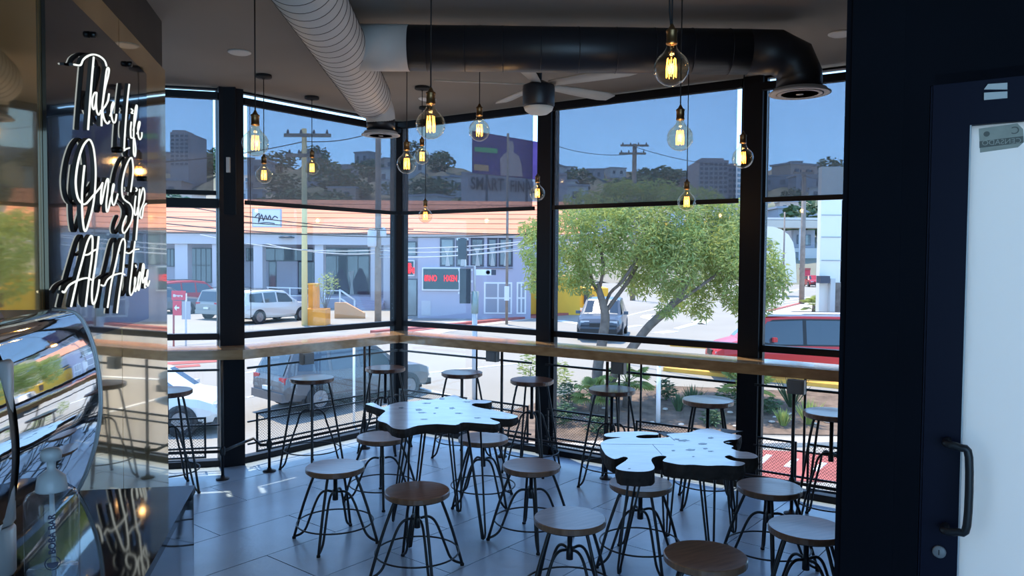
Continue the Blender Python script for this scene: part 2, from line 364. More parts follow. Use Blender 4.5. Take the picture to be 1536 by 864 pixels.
# ------------------------------------------------------------------ window bays
def frame_bay(no, A, B, D, N, mid=False):
    e = empty('window_%d' % no, (0, 0, 0), kind='structure')
    a, b = A + D*0.065, B - D*0.065
    def rail(z0, z1, wd=0.06): MB().beam(a, b, N, wd, z0, z1).build('frame_rail', 'black_frame', e)
    rail(0.0, 0.05, 0.09); rail(1.035, 1.085); rail(CH-0.015, CH, 0.05)
    if mid: rail(2.10, 2.175, 0.08)
    for p, q in ((a, a+D*0.028), (b-D*0.028, b)):
        MB().beam(p, q, N, 0.06, 0.05, CH-0.015).build('frame_stile', 'black_frame', e)
    a2, b2 = a+D*0.028, b-D*0.028
    zs = [(0.05, 1.035), (1.085, 2.10), (2.175, CH-0.015)] if mid else [(0.05, 1.035), (1.085, CH-0.015)]
    for z0, z1 in zs: MB().beam(a2, b2, N, 0.006, z0, z1).build('pane', 'glass', e)
    return a2, b2
bays = [(1, PL, PA, D0, N0, True), (2, PL, PC, D1, N1, False), (3, PC, P3, D2, N2, False), (4, P3, P4, D2, N2, False), (5, P4, P5, D2, N2, False)]
blind_lab = {1: 'narrow grey see-through roller blind beside the mirrored wall', 2: 'see-through roller blind on the window left of the corner post',
             3: 'see-through roller blind between the corner post and the fan post, billboard behind it',
             4: 'wide see-through roller blind with the tree top and crossarm pole behind it', 5: 'see-through roller blind above the red van, by the dark wall'}
for no, A, B, D, N, mid in bays:
    a2, b2 = frame_bay(no, A, B, D, N, mid)
    t = empty('roller_blind', ((a2+b2)/2 + Vector((0, 0, 2.9))), label=blind_lab[no], cat='blind')
    inv = -Vector(t.location)
    def sub(mb, nm, mt):
        mb.v = [tuple(Vector(v)+inv) for v in mb.v]; return mb.build(nm, mt, t)
    g = D*0.02; zt = {1: 3.015, 2: 2.995, 3: 3.035, 4: 3.035, 5: 3.0}[no]
    sub(MB().beam(a2-g, b2+g, N, 0.055, zt-0.055, zt, 0.075), 'cassette', 'black_frame')
    zb = 2.135 if not mid else 2.20
    sub(MB().beam(a2+g, b2-g, N, 0.001, zb+0.03, zt-0.05, 0.075), 'shade', 'blind')
    sub(MB().beam(a2, b2, N, 0.022, zb, zb+0.035, 0.075), 'bottom_bar', 'black_frame')
    if no in (2, 4):
        s = a2 + D*0.03 + N*0.10
        sub(MB().tube([(s.x, s.y, zt-0.03), (s.x, s.y, 1.2)], 0.0025, 5), 'pull_chain', 'black_metal')
# posts
tn = 1
def post(P, D, N, wd, dp):
    global tn
    MB().beam(P-D*wd/2, P+D*wd/2, N, dp, 0, CH, 0.0).build('trim_%d' % tn, 'black_frame', kind='structure'); tn += 1
for P, D, N, wd, dp in ((PC, (D2-D1*-1).normalized(), (N1+N2).normalized(), 0.13, 0.13), (P3, D2, N2, 0.13, 0.13), (P4, D2, N2, 0.145, 0.14), (P5, D2, N2, 0.14, 0.14)):
    post(P, D, N, wd, dp)
post(PL, (D1-D0).normalized(), (N0+N1).normalized(), 0.19, 0.14)
ms = PL + (N0+N1).normalized()*0.085
MB().box(ms.x-0.065, ms.y-0.02, 2.05, ms.x+0.035, ms.y, CH).build('trim_%d' % tn, 'black_frame', kind='structure')
s = MB().box(ms.x-0.03, ms.y-0.045, 2.38, ms.x-0.004, ms.y-0.021, 2.50).build('window_sensor', 'white_plastic')
tag(s, 'small white window sensor on the thick black post near the mirrored wall', 'sensor')
# outside sill beam under the facade (keeps the room closed below the floor edge)
# ------------------------------------------------------------------ bar counter, foot rail, guard rail
CT, CTH, CD = 0.99, 0.073, 0.40
def meet(A, DA_, B, DB_):
    den = DA_.x*DB_.y-DA_.y*DB_.x; s = ((B.x-A.x)*DB_.y-(B.y-A.y)*DB_.x)/den; return A + DA_*s
bc = empty('bar_counter', (PC.x, PC.y-0.6, 0), label='long wooden window counter running round the corner on black posts', cat='counter')
ivc = -Vector(bc.location)
def csub(mb, nm, mt, par=None):
    mb.v = [tuple(Vector(v)+ivc) for v in mb.v]; return mb.build(nm, mt, par or bc)
off = 0.06; f0, f1, f2 = PL+N0*CD, PL+N1*CD, PC+N2*CD; g0, g1, g2 = PL+N0*off, PL+N1*off, PC+N2*off
F01 = meet(f0, D0, f1, D1); F12 = meet(f1, D1, f2, D2); G01 = meet(g0, D0, g1, D1); G12 = meet(g1, D1, g2, D2)
PAe, P5e = PL + D0*1.6, P4 + D2*1.3
for poly in ([G01, F01, PAe+N0*CD, PAe+N0*off], [G01, G12, F12, F01], [G12, P5e+N2*off, P5e+N2*CD, F12]):
    ctr = sum(poly, Vector())/4; q = [p + (ctr-p).normalized()*0.001 for p in poly]
    csub(MB().prism([(p.x, p.y) for p in q], CT-CTH, CT), 'slab', 'wood')
def foot_post(P, top=CT-CTH, r=0.012):
    p = csub(MB().tube([(P.x, P.y, 0.012), (P.x, P.y, top)], r, 8), 'support_post', 'black_metal')
    f = csub(MB().lathe([(0.05, 0), (0.05, 0.008), (0.02, 0.014), (0.015, 0.03)], 16, (P.x, P.y, 0)), 'floor_flange', 'black_metal', p)
    csub(MB().lathe([(0.018, 0.185), (0.022, 0.2), (0.022, 0.235), (0.018, 0.25)], 10, (P.x, P.y, 0)), 'pipe_joint', 'black_metal', p)
p0 = V2(onz(334, 719, 0)); p1 = V2(onz(404, 707, 0)); p2 = p1 + D1*0.98
q0 = V2(onz(909, 718, 0)); q1 = V2(onz(1187, 771, 0))
bp = online(740, PC+N2*0.36, D2)
for p in (p0, p1, p2, online(754, PC+N2*0.34, D2), q0, q1): foot_post(p)
for px in (716, 931, 946, 964, 1212):
    p = online(px, PC+N2*0.22, D2); csub(MB().tube([(p.x, p.y, 0.24), (p.x, p.y, CT-CTH)], 0.009, 6), 'stay_rod', 'black_metal')
p = p2 + D1*0.10 - N1*0.05; csub(MB().tube([(p.x, p.y, 0.24), (p.x, p.y, CT-CTH)], 0.009, 6), 'stay_rod', 'black_metal')
zf = 0.215
cor = meet(p1, D1, q0, D2)
csub(MB().tube([(p0.x-1.2, p0.y-0.2, zf), (p0.x, p0.y, zf), (p0.x+0.03, p0.y+0.18, zf), ((PL+N1*0.1).x+0.1, (PL+N1*0.1).y+0.08, zf), (p1.x-0.06, p1.y-0.02, zf), (p1.x, p1.y, zf), (cor.x, cor.y, zf), (q0.x, q0.y, zf), (q1.x, q1.y, zf), ((q1+D2).x, (q1+D2).y, zf)], 0.012, 8), 'foot_rail', 'black_metal')
for P, N in ((p1+D1*0.36, N1), (bp, N2), (online(930, PC+N2*0.36, D2), N2), (q1+D2*0.02+N2*0.02, N2)):
    d = Vector((-N.y, N.x, 0)); a = P-d*0.055; b = P+d*0.055
    o = csub(MB().beam(a, b, N, 0.05, CT-CTH-0.095, CT-CTH-0.001, 0.0), 'outlet_box', 'steel_box')
    csub(MB().beam(a+d*0.012, b-d*0.012, N, 0.006, CT-CTH-0.085, CT-CTH-0.015, 0.029), 'cover_plate', 'steel_box', o)

def guard(no, A, B, D, N, lab, segs):
    L = (B-A).length
    e = empty('guard_rail', (A+B)/2, label=lab, cat='railing'); iv = -Vector(e.location)
    def sb(mb, nm, mt, kind=None, par=None):
        mb.v = [tuple(Vector(v)+iv) for v in mb.v]; return mb.build(nm, mt, par or e, kind)
    o = 0.13
    sb(MB().beam(A+D*0.07, B-D*0.07, N, 0.014, 0.795, 0.812, o), 'top_rail', 'black_metal')
    sb(MB().beam(A+D*0.07, B-D*0.07, N, 0.012, 0.355, 0.367, o), 'mid_rail', 'black_metal')
    sb(MB().beam(A+D*0.07, B-D*0.07, N, 0.012, 0.17, 0.184, o), 'low_rail', 'black_metal')
    for s0, s1 in segs:
        a, b = A+D*s0, A+D*s1; fr = MB()
        fr.beam(a, b, N, 0.012, 0.415, 0.43, o+0.015); fr.beam(a, b, N, 0.012, 0.10, 0.115, o+0.015)
        fr.beam(a, a+D*0.015, N, 0.012, 0.115, 0.415, o+0.015); fr.beam(b-D*0.015, b, N, 0.012, 0.115, 0.415, o+0.015)
        pf = sb(fr, 'panel_frame', 'black_metal')
        ms = MB(); n = int((s1-s0)/0.026); m = 13
        for j in range(m):                      # expanded metal: zig-zag strands
            z0 = 0.118 + (0.295/m)*j; hz = 0.295/m
            for k in range(n):
                x0 = a + D*((s1-s0)*k/n); x1 = a + D*((s1-s0)*(k+0.5)/n); x2 = a + D*((s1-s0)*(k+1)/n); nn = N*(o+0.015); wv = 0.0026
                for (u, v, za, zb2) in ((x0, x1, z0, z0+hz), (x1, x2, z0+hz, z0)):
                    u2, v2 = u+nn, v+nn
                    ms.add([(u2.x, u2.y, za-wv), (v2.x, v2.y, zb2-wv), (v2.x, v2.y, zb2+wv), (u2.x, u2.y, za+wv)], [(0, 1, 2, 3)])
        sb(ms, 'wire_mesh', 'black_metal', 'stuff', pf)
guard(1, PL, PL+D0*1.7, D0, N0, 'black mesh guard rail behind the stool next to the mirrored wall', [(0.17, 1.0)])
L1 = (PC-PL).length
guard(2, PL, PC, D1, N1, 'black mesh guard rail in front of the grey parked estate car', [(0.14, L1*0.86)])
L2 = (P3-PC).length; L3 = (P4-P3).length
guard(3, PC, P3, D2, N2, 'black mesh guard rail behind the left live-edge table', [(0.14, L2*0.56), (L2*0.66, L2-0.09)])
guard(4, P3, P4, D2, N2, 'black mesh guard rail behind the right live-edge table, planting bed beyond', [(0.1, L3*0.40), (L3*0.52, L3-0.12)])
guard(5, P4, P5, D2, N2, 'black mesh guard rail next to the dark wall', [(0.1, 0.38), (0.45, 1.2)])

# ------------------------------------------------------------------ mirrored wall with neon sign
wlm = MB().beam(Vector((WX, 0, 0)) - WD*1.0, WE, WN, 0.14, 0, CH, -0.085)
wall_left = wlm.build('wall_left', 'header_paint', kind='structure')
step = 0.48*math.sqrt(1+WK*WK)
MT = CAMZ + ray(250, 106).z*WE.y
for k in range(10):
    b = WE - WD*(step*k + 0.001); a = WE - WD*(step*(k+1) - 0.001)
    MB().beam(a, b, WN, 0.012, 0, MT, -0.006 + 0.0007*(k % 2)).build('mirror_panel', 'mirror', wall_left)
MB().beam(WE+WD*0.001, WE+WD*0.006, WN, 0.15, 0, MT, -0.08).build('edge_strip', 'brass', wall_left)
a = wall_pt(66); b = wall_pt(218)
zt = on_wall(218, 113).z; zb = on_wall(218, 478).z
ap = MB().beam(a, b, WN, 0.012, zb, zt, 0.008).build('acrylic_panel', 'acrylic')
tag(ap, 'large glossy black acrylic panel on the mirrored wall behind the neon words', 'panel')
for px, py in ((135, 52), (190, 96), (176, 225), (213, 268)):
    p = on_wall(px, py, 0.014); R = Matrix.Translation(p) @ WN.to_track_quat('Z', 'Y').to_matrix().to_4x4()
    MB().lathe([(0.013, 0), (0.013, 0.02), (0.009, 0.024), (0.0, 0.024)], 12, m=R).build('standoff_bolt', 'machine_black', ap)
ne = empty('neon_sign', on_wall(150, 470, 0.02), label='white neon script sign reading Take Life One Sip At A time', cat='sign')
NOFF = 0.036
def letter(pts_list, ox, oy, s):
    strokes = [[on_wall(ox+x/s, oy+y/s, NOFF) for x, y in pts] for pts in pts_list]
    lt = MB(); dk = MB(); iv = -Vector(ne.location)
    for st in strokes:
        st = smoothpath(st, 4); hw = 0.0048; vs = []; fs = []; n = len(st)
        for i, p in enumerate(st):
            d = (st[min(i+1, n-1)]-st[max(i-1, 0)]); d.normalize(); sd_ = d.cross(WN).normalized()
            for q in (p+sd_*hw, p-sd_*hw, p-sd_*hw-WN*0.014, p+sd_*hw-WN*0.014): vs.append(q+iv)
        for i in range(n-1):
            o, r = 4*i, 4*i+4; fs += [(o+1, o+2, r+2, r+1), (o+2, o+3, r+3, r+2), (o+3, o, r, r+3)]
        fs += [(0, 3, 2, 1), (4*n-4, 4*n-3, 4*n-2, 4*n-1)]
        dk.add(vs, fs)
        lt.tube([p+iv+WN*0.003 for p in st], 0.0036, 6)
    o = dk.build('letter', 'return', ne); lt.build('neon_tube', 'neon', o)
S = 6.171
Z1, Z2, Z3, Z4, Z5, Z6 = (100, 70, S), (160, 110, S), (95, 200, 5.4), (165, 230, S), (85, 340, S), (140, 340, S)
LET = [(Z1, [[(60,165),(120,170),(145,120),(190,85),(245,72),(300,90),(345,130),(362,180)], [(243,95),(225,300),(205,560),(190,770)]]),
 (Z1, [[(270,425),(250,430),(232,480),(230,550),(245,580),(262,520),(270,430),(265,520),(272,600),(290,630),(310,590)]]),
 (Z1, [[(315,735),(320,580),(345,400),(375,280),(385,215),(374,195),(360,235),(340,400),(322,560)], [(385,435),(375,500),(350,550),(325,590),(340,670),(370,712),(390,690)]]),
 (Z1, [[(395,640),(415,580),(430,530),(422,515),(408,560),(408,640),(425,700),(445,690),(455,625)]]),
 (Z2, [[(203,100),(185,260),(170,450),(160,600),(155,715)], [(155,715),(175,700),(205,690)]]),
 (Z2, [[(222,450),(215,520),(218,590),(232,598)], [(222,330),(236,345),(222,365),(236,370)]]),
 (Z2, [[(240,530),(262,420),(275,310),(265,305),(250,400),(245,520),(242,680),(245,750),(258,765),(262,690),(250,600)]]),
 (Z2, [[(275,560),(295,500),(302,455),(293,450),(283,500),(288,580),(302,612),(318,585),(320,545)]]),
 (Z3, [[(165,260),(155,350),(145,480),(145,600),(150,700),(162,780),(178,785),(205,700),(235,580),(252,430),(255,280),(240,130),(215,60),(190,55),(150,110),(115,220),(95,350),(95,440),(110,520),(140,565),(175,570),(230,510),(290,440),(312,400)]]),
 (Z3, [[(312,400),(300,480),(297,560),(305,560),(325,460),(345,380),(358,375),(355,450),(342,560),(345,630),(358,620),(375,540)]]),
 (Z3, [[(375,540),(395,470),(405,420),(398,415),(388,480),(390,560),(405,580),(425,530),(435,490)]]),
 (Z4, [[(185,355),(200,250),(208,150),(200,60),(185,42),(155,90),(125,180),(105,300),(110,400),(140,440),(180,470),(205,530),(195,620),(160,690),(125,738),(108,710),(120,640),(145,580)]]),
 (Z4, [[(232,395),(222,480),(222,560),(238,565),(252,500)], [(235,320),(245,335),(235,350)]]),
 (Z4, [[(270,330),(262,420),(255,560),(245,680),(235,805)], [(258,480),(280,390),(300,320),(315,360),(310,440),(280,520),(272,580),(290,595),(305,500),(330,465)]]),
 (Z5, [[(45,600),(65,605),(100,550),(150,515),(220,485),(280,475),(315,492)], [(125,740),(180,500),(225,330),(275,150),(310,85),(325,120),(318,280),(295,450),(260,740)]]),
 (Z5, [[(382,90),(370,200),(350,360),(325,520),(318,640),(328,715),(350,690),(375,590),(388,490)], [(255,262),(290,255),(330,225),(370,208)]]),
 (Z6, [[(65,540),(95,545),(125,490),(180,450),(250,432),(285,445)], [(125,750),(160,520),(195,370),(240,170),(270,112),(288,150),(280,280),(265,430),(235,620),(212,800)]]),
 (Z6, [[(380,135),(365,250),(350,400),(335,520),(330,600),(342,635),(365,600)], [(295,240),(330,245),(370,215),(415,208)]]),
 (Z6, [[(365,600),(385,500),(380,470),(375,540),(382,600),(395,570)], [(385,355),(392,375)]]),
 (Z6, [[(395,570),(420,460),(425,420),(410,480),(408,570),(418,580),(440,440),(455,345),(465,380),(450,480),(455,520),(475,470),(470,560),(480,560)]]),
 (Z6, [[(480,540),(497,450),(500,400),(490,440),(490,520),(500,550),(515,500)]])]
for (ox, oy, s), st in LET: letter(st, ox, oy, s)

# ------------------------------------------------------------------ service counter, espresso machine, dispenser
SZ = 1.08
c0 = onz(293, 728, SZ); c0 = V2(c0); SD = Vector((-0.247, 1, 0)).normalized(); SNv = Vector((SD.y, -SD.x, 0))   # SNv points to the room (+x)
c1 = c0 - SD*2.2
farl = V2(onz(137, 735, SZ)); fd = (farl-c0).normalized()
hit = meet(c0, fd, Vector((WX, 0, 0)) + WN*0.012, WD); hit1 = meet(c1, fd, Vector((WX, 0, 0)) + WN*0.012, WD)
sc_ = empty('service_counter', (c0+hit)/2, label='service counter with a glossy black stone top and mirrored front', cat='counter'); ivs = -Vector(sc_.location)
def ssub(mb, nm, mt):
    mb.v = [tuple(Vector(v)+ivs) for v in mb.v]; return mb.build(nm, mt, sc_)
ssub(MB().prism([(p.x, p.y) for p in (c0, hit, hit1, c1)], SZ-0.02, SZ), 'stone_top', 'stone')
i0, i1 = c0-SNv*0.004-SD*0.004, c1-SNv*0.004
ssub(MB().prism([(p.x, p.y) for p in (i0-SNv*0.01, hit-SD*0.004+SNv*0.01, hit1+SNv*0.01, i1-SNv*0.01)], 0.0, SZ-0.02), 'body', 'machine_black')
ssub(MB().prism([(p.x, p.y) for p in (i0, i0-SNv*0.009, i1-SNv*0.009, i1)], 0.0, SZ-0.0201), 'front_panel', 'counter_mirror')
# machine: long axis along SD, far end at the counter's far edge
me_ = V2(onz(141, 733, SZ)) - SD*0.02
em = empty('espresso_machine', (me_.x, me_.y, SZ), math.atan2(-SD.x, SD.y), label='large polished steel espresso machine on the service counter', cat='coffee machine')
# local: +y toward far end, +x toward the room
prof = [(-0.035, 0.0), (-0.012, 0.05), (0.012, 0.13), (0.024, 0.22), (0.022, 0.30), (0.010, 0.38), (-0.006, 0.43), (-0.022, 0.462), (-0.045, 0.478), (-0.09, 0.482)]
def shell(mb, pr, y0, y1, th=0.006, nseg=10):
    n = len(pr); vs = []; 
    for k in range(nseg+1):
        y = y0+(y1-y0)*k/nseg; bow = 0.003*math.sin(PI*k/nseg)
        for x, z in pr: vs.append((x+bow, y, z))
    fs = [(k*n+i, (k+1)*n+i, (k+1)*n+i+1, k*n+i+1) for k in range(nseg) for i in range(n-1)]
    mb.add(vs, fs, True)
pr2 = [(p.x, 0, p.y) for p in [Vector((a_, b_, 0)) for a_, b_ in prof]]
sp = [(v.x, v.z) for v in smoothpath(pr2, 4)]
mb = MB(); shell(mb, sp, -0.56, -0.004); mb.build('side_panel', 'chrome', em)
mb = MB(); poly = sp + [(-0.35, 0.482), (-0.35, 0.0)]
vs = [(x-0.004, 0.0-0.006, z) for x, z in poly] + [(x-0.004, -0.98, z) for x, z in poly]; n = len(poly)
mb.add(vs, [tuple(range(n)), tuple(range(2*n-1, n-1, -1))] + [(i, n+i, n+(i+1) % n, (i+1) % n) for i in range(n)]); mb.build('body', 'machine_black', em)
mb = MB(); mb.tube([(x+0.002, -0.002, z) for x, z in sp], 0.0035, 8); mb.build('edge_trim', 'brushed', em)
for z0, z1 in ((0.004, 0.10), (0.103, 0.24), (0.243, 0.42)):
    xb = 0.035
    mb = MB(); mb.lathe([(0.034, z0), (0.038, z0+0.006), (0.038, z1-0.006), (0.034, z1)], 24, (-0.022, -0.565, 0)); mb.build('corner_column', 'brushed', em)
mb = MB(); shell(mb, sp, -0.98, -0.60); mb.build('side_panel', 'chrome', em)
mb = MB(); mb.add([(-0.09, -0.3, 0.484), (-0.30, -0.3, 0.484), (-0.30, -0.75, 0.484), (-0.09, -0.75, 0.484), (-0.14, -0.42, 0.62), (-0.28, -0.42, 0.62), (-0.28, -0.70, 0.62), (-0.14, -0.70, 0.62)],
   ((0,3,2,1),(4,5,6,7),(0,1,5,4),(1,2,6,5),(2,3,7,6),(3,0,4,7))); mb.build('hopper', 'machine_black', em)
# pump dispenser
bpz = onz(80, 915, SZ)
bo = empty('pump_bottle', bpz, label='clear plastic pump bottle with a grey pump and navy lettering', cat='bottle')
br = 0.0425
MB().lathe([(0.002, 0.002), (br-0.004, 0.0), (br, 0.006), (br, 0.196), (br-0.003, 0.206), (br-0.012, 0.211), (0.018, 0.213), (0.018, 0.218)], 36).build('bottle_body', 'bottle', bo)
MB().lathe([(0.0, 0.006), (br-0.004, 0.007), (br-0.003, 0.075), (0.0, 0.076)], 28).build('gel', 'gel', bo)
MB().lathe([(0.024, 0.212), (0.025, 0.215), (0.022, 0.236), (0.012, 0.246), (0.007, 0.250), (0.007, 0.266), (0.016, 0.266), (0.017, 0.280), (0.012, 0.286), (0.0, 0.288)], 24).build('pump_cap', 'pump', bo)
MB().tube([(0, 0, 0.275), (-0.008, 0.014, 0.276), (-0.014, 0.026, 0.272), (-0.016, 0.030, 0.264)], [0.008, 0.007, 0.006, 0.005], 8).build('nozzle', 'pump', bo)
MB().tube([(0, 0, 0.21), (0.003, 0, 0.02)], 0.004, 8).build('dip_tube', 'pump', bo)
def text_mesh(txt, size, ext=0.0005, shear=0.0, bold=0.0):
    cu = bpy.data.curves.new('lettering', 'FONT'); cu.body = txt; cu.size = size; cu.extrude = ext; cu.align_x = 'CENTER'; cu.align_y = 'CENTER'; cu.offset = bold; cu.shear = shear
    o = bpy.data.objects.new('lettering', cu); C.objects.link(o); dg = bpy.context.evaluated_depsgraph_get(); me = bpy.data.meshes.new_from_object(o.evaluated_get(dg))
    bpy.data.objects.remove(o); return me
def put_text(name, txt, size, m, loc, xdir, ydir, parent=None, ext=0.0005, mirror=False, bold=0.0, curve=None, sx_=1.0):
    me = text_mesh(txt, size, ext, bold=bold); x = Vector(xdir).normalized(); y = Vector(ydir).normalized(); z = x.cross(y)
    for v in me.vertices:
        c = v.co.copy()
        if mirror: c.x = -c.x
        c.x *= sx_
        if curve:       # wrap round a vertical cylinder of radius curve; text y -> around
            a = c.y/curve; v.co = Vector(loc) + Vector((0, 0, 1))*c.x + (Vector(curve_dir)*math.cos(a) + Vector(curve_side)*math.sin(a))*(curve+c.z)
        else: v.co = Vector(loc) + x*c.x + y*c.y + z*c.z
    me.materials.clear(); me.materials.append(M[m]); o = bpy.data.objects.new(name, me); C.objects.link(o)
    if parent: o.parent = parent
    return o
cdv = Vector((-bpz.x, -bpz.y, 0)).normalized(); curve_dir = cdv; curve_side = Vector((0, 0, 1)).cross(cdv)*-1
put_text('lettering', 'BOBA BAR', 0.0145, 'print_navy', (0, 0, 0.148), (0, 0, 1), (-1, 0, 0), bo, curve=br+0.0006, bold=0.0004)
mb = MB(); 
for r0, r1, mt in ((0.0105, 0.0120, 'n'),):
    vs = []; fs = []; n = 28
    for k in range(n):
        a = 2*PI*k/n
        for r in (r0, r1):
            u, v = r*math.cos(a), r*math.sin(a); th = u/(br+0.0006); vs.append((cdv*math.cos(th)+curve_side*math.sin(th))*(br+0.0008)+Vector((0, 0, 0.098+v)))
    fs = [(2*k, 2*k+1, 2*((k+1) % n)+1, 2*((k+1) % n)) for k in range(n)]; mb.add(vs, fs)
vs = [];
for k in range(13):
    a = PI*0.95 + PI*1.1*k/12; r = 0.0088; th = r*math.cos(a)/(br+0.0006); vs.append((cdv*math.cos(th)+curve_side*math.sin(th))*(br+0.0008)+Vector((0, 0, 0.098+r*math.sin(a))))
mb.add(vs, [tuple(range(13))]); mb.build('round_emblem', 'print_navy', bo)

# ------------------------------------------------------------------ right wall and door
top = CH; dl = V2(on_door(1388, 390)); dr = DA + DD*1.9; e1 = dl
wr = MB(); wr.beam(DA, dl, DN, 0.14, 0, top, -0.07)
zh = on_door(1440, 124).z
wr.beam(dl, dr+DD*0.4, DN, 0.14, zh, top, -0.07)
q5 = P5 + D2*0.05
wr.prism([(DA.x+0.01, DA.y-0.02), (DA.x+0.14, DA.y-0.10), (q5.x+0.15, q5.y), (q5.x, q5.y)], 0, top)
wr.build('wall_right', 'dark_wall', kind='structure')
wr2 = MB(); wr2.box((dr+DD*0.0).x, -2.2, 0, (dr+DD*0.0).x+0.12, dr.y, top); wr2.build('wall_near_right', 'dark_wall', kind='structure')
ld_ = [DA + DD*0.05 - DN*0.2, dr + DD*0.4 - DN*0.2, dr + DD*0.4 - DN*3.2, q5 + Vector((1.6, 1.4, 0)), q5 + Vector((0.2, -0.1, 0))]
MB().prism([(p.x, p.y) for p in ld_], -0.3, 0.0).build('trim_21', 'white_wall', kind='structure')  # unseen pale slab added outside the door to bounce sunlight onto the pane
door = empty('door_1', (dl.x, dl.y, 0), kind='structure'); ivd = -Vector(door.location)
def dsub(mb, nm, mt, par=None):
    mb.v = [tuple(Vector(v)+ivd) for v in mb.v]; return mb.build(nm, mt, par or door)
dl2 = V2(on_door(1393, 390)); gl = V2(on_door(1449, 390)); dw = 0.92; drr = dl2 + DD*dw; gr = drr - DD*(gl-dl2).length
gt = on_door(1462, 187).z
dsub(MB().beam(dl+DD*0.002, dl2-DD*0.002, DN, 0.12, 0, zh, -0.066), 'door_jamb', 'door_paint')
dsub(MB().beam(dl2, gl, DN, 0.05, 0.01, gt+0.16, -0.025), 'stile', 'door_paint')
dsub(MB().beam(gr, drr, DN, 0.05, 0.01, gt+0.16, -0.025), 'stile', 'door_paint')
dsub(MB().beam(gl, gr, DN, 0.05, gt, gt+0.16, -0.025), 'door_rail', 'door_paint')
dsub(MB().beam(gl, gr, DN, 0.05, 0.01, 0.22, -0.025), 'door_rail', 'door_paint')
dsub(MB().beam(dl2, drr, DN, 0.08, gt+0.165, zh-0.002, -0.045), 'door_head', 'door_paint')
dsub(MB().beam(gl, gl+DD*0.004, DN, 0.012, 0.22, gt, -0.008), 'glazing_bead', 'brushed')
dsub(MB().beam(gl, gr, DN, 0.012, 0.22, gt, -0.03), 'frosted_pane', 'frost')
dsub(MB().beam(drr, dr+DD*0.3, DN, 0.12, 0, zh, -0.066), 'door_jamb', 'door_paint')
hz1, hz0 = on_door(1440, 668, 0.05).z, on_door(1440, 800, 0.05).z; hp = V2(on_door(1420, 735, 0.0))
def handle(off_dir, nm):
    base = hp + DN*(0.0 if off_dir > 0 else -0.05); o = DN*off_dir
    s_ = DD*0.06 if off_dir > 0 else DD*0.115
    pts = [base+Vector((0, 0, hz1)), base+o*0.05+Vector((0, 0, hz1)), base+o*0.058+s_*0.6+Vector((0, 0, hz1-0.005)), base+o*0.06+s_+Vector((0, 0, hz1-0.03)), base+o*0.06+s_+Vector((0, 0, hz0+0.03)), base+o*0.058+s_*0.6+Vector((0, 0, hz0+0.005)), base+o*0.05+Vector((0, 0, hz0)), base+Vector((0, 0, hz0))]
    dsub(MB().tube(smoothpath(pts, 4), 0.0115, 10), nm, 'black_metal')
handle(1, 'pull_handle'); handle(-1, 'pull_handle')
lp = on_door(1409, 827, 0.0); R = Matrix.Translation(lp) @ DN.to_track_quat('Z', 'Y').to_matrix().to_4x4()
lk = dsub(MB().lathe([(0.019, 0), (0.019, 0.008), (0.015, 0.011), (0.0, 0.011)], 20, m=R), 'lock_cylinder', 'steel_box')
dsub(MB().box(-0.0015, -0.008, 0.011, 0.0015, 0.008, 0.012, R), 'keyhole', 'machine_black', lk)
def door_plate(pxs, off, th, m, nm, par=None):   # polygon given by pixels on the door plane
    f = [on_door(x, y, off) for x, y in pxs]; b = [p - DN*th for p in f]; n = len(f)
    return dsub(MB().add(f+b, [tuple(range(n)), tuple(range(2*n-1, n-1, -1))]+[(i, n+i, n+(i+1) % n, (i+1) % n) for i in range(n)]), nm, m, par)
for nm, pts in (('contact_switch', [(1476, 134), (1482, 126), (1511, 124), (1511, 134)]), ('contact_switch', [(1476, 139), (1511, 137), (1511, 147), (1476, 150)])):
    door_plate(pts, 0.006, 0.005, 'white_plastic', nm)
stk = [(1468, 193), (1526, 185), (1535, 194), (1536, 213), (1527, 221), (1470, 229)]
so = door_plate(stk, -0.018, 0.001, 'sticker', 'sticker'); so['label'] = 'tag-shaped pale sticker with mirrored lettering'
door_plate([(1469, 212), (1535, 204), (1535, 214), (1469, 222)], -0.0172, 0.0005, 'sticker_dark', 'sticker_band', so)
def dtext(px, py, txt, size, m, off, mirror=True):
    p = on_door(px, py, off); o = put_text('lettering', txt, size, m, p + ivd, DD, (0, 0, 1), so, 0.0004, mirror)
    # tilt follows the sticker
    return o
dtext(1502, 213, 'CENSADO', 0.021, 'sticker', -0.016); dtext(1523, 196, 'C', 0.03, 'sticker_dark', -0.0165)
p = on_door(1480, 201, -0.0168); R = Matrix.Translation(p) @ DN.to_track_quat('Z', 'Y').to_matrix().to_4x4()
dsub(MB().lathe([(0.008, 0), (0.008, 0.0006)], 14, m=R), 'stamp', 'sticker_dark', so)

# ------------------------------------------------------------------ ceiling things
def at_ceil(px, py): return onz(px, py, CH)
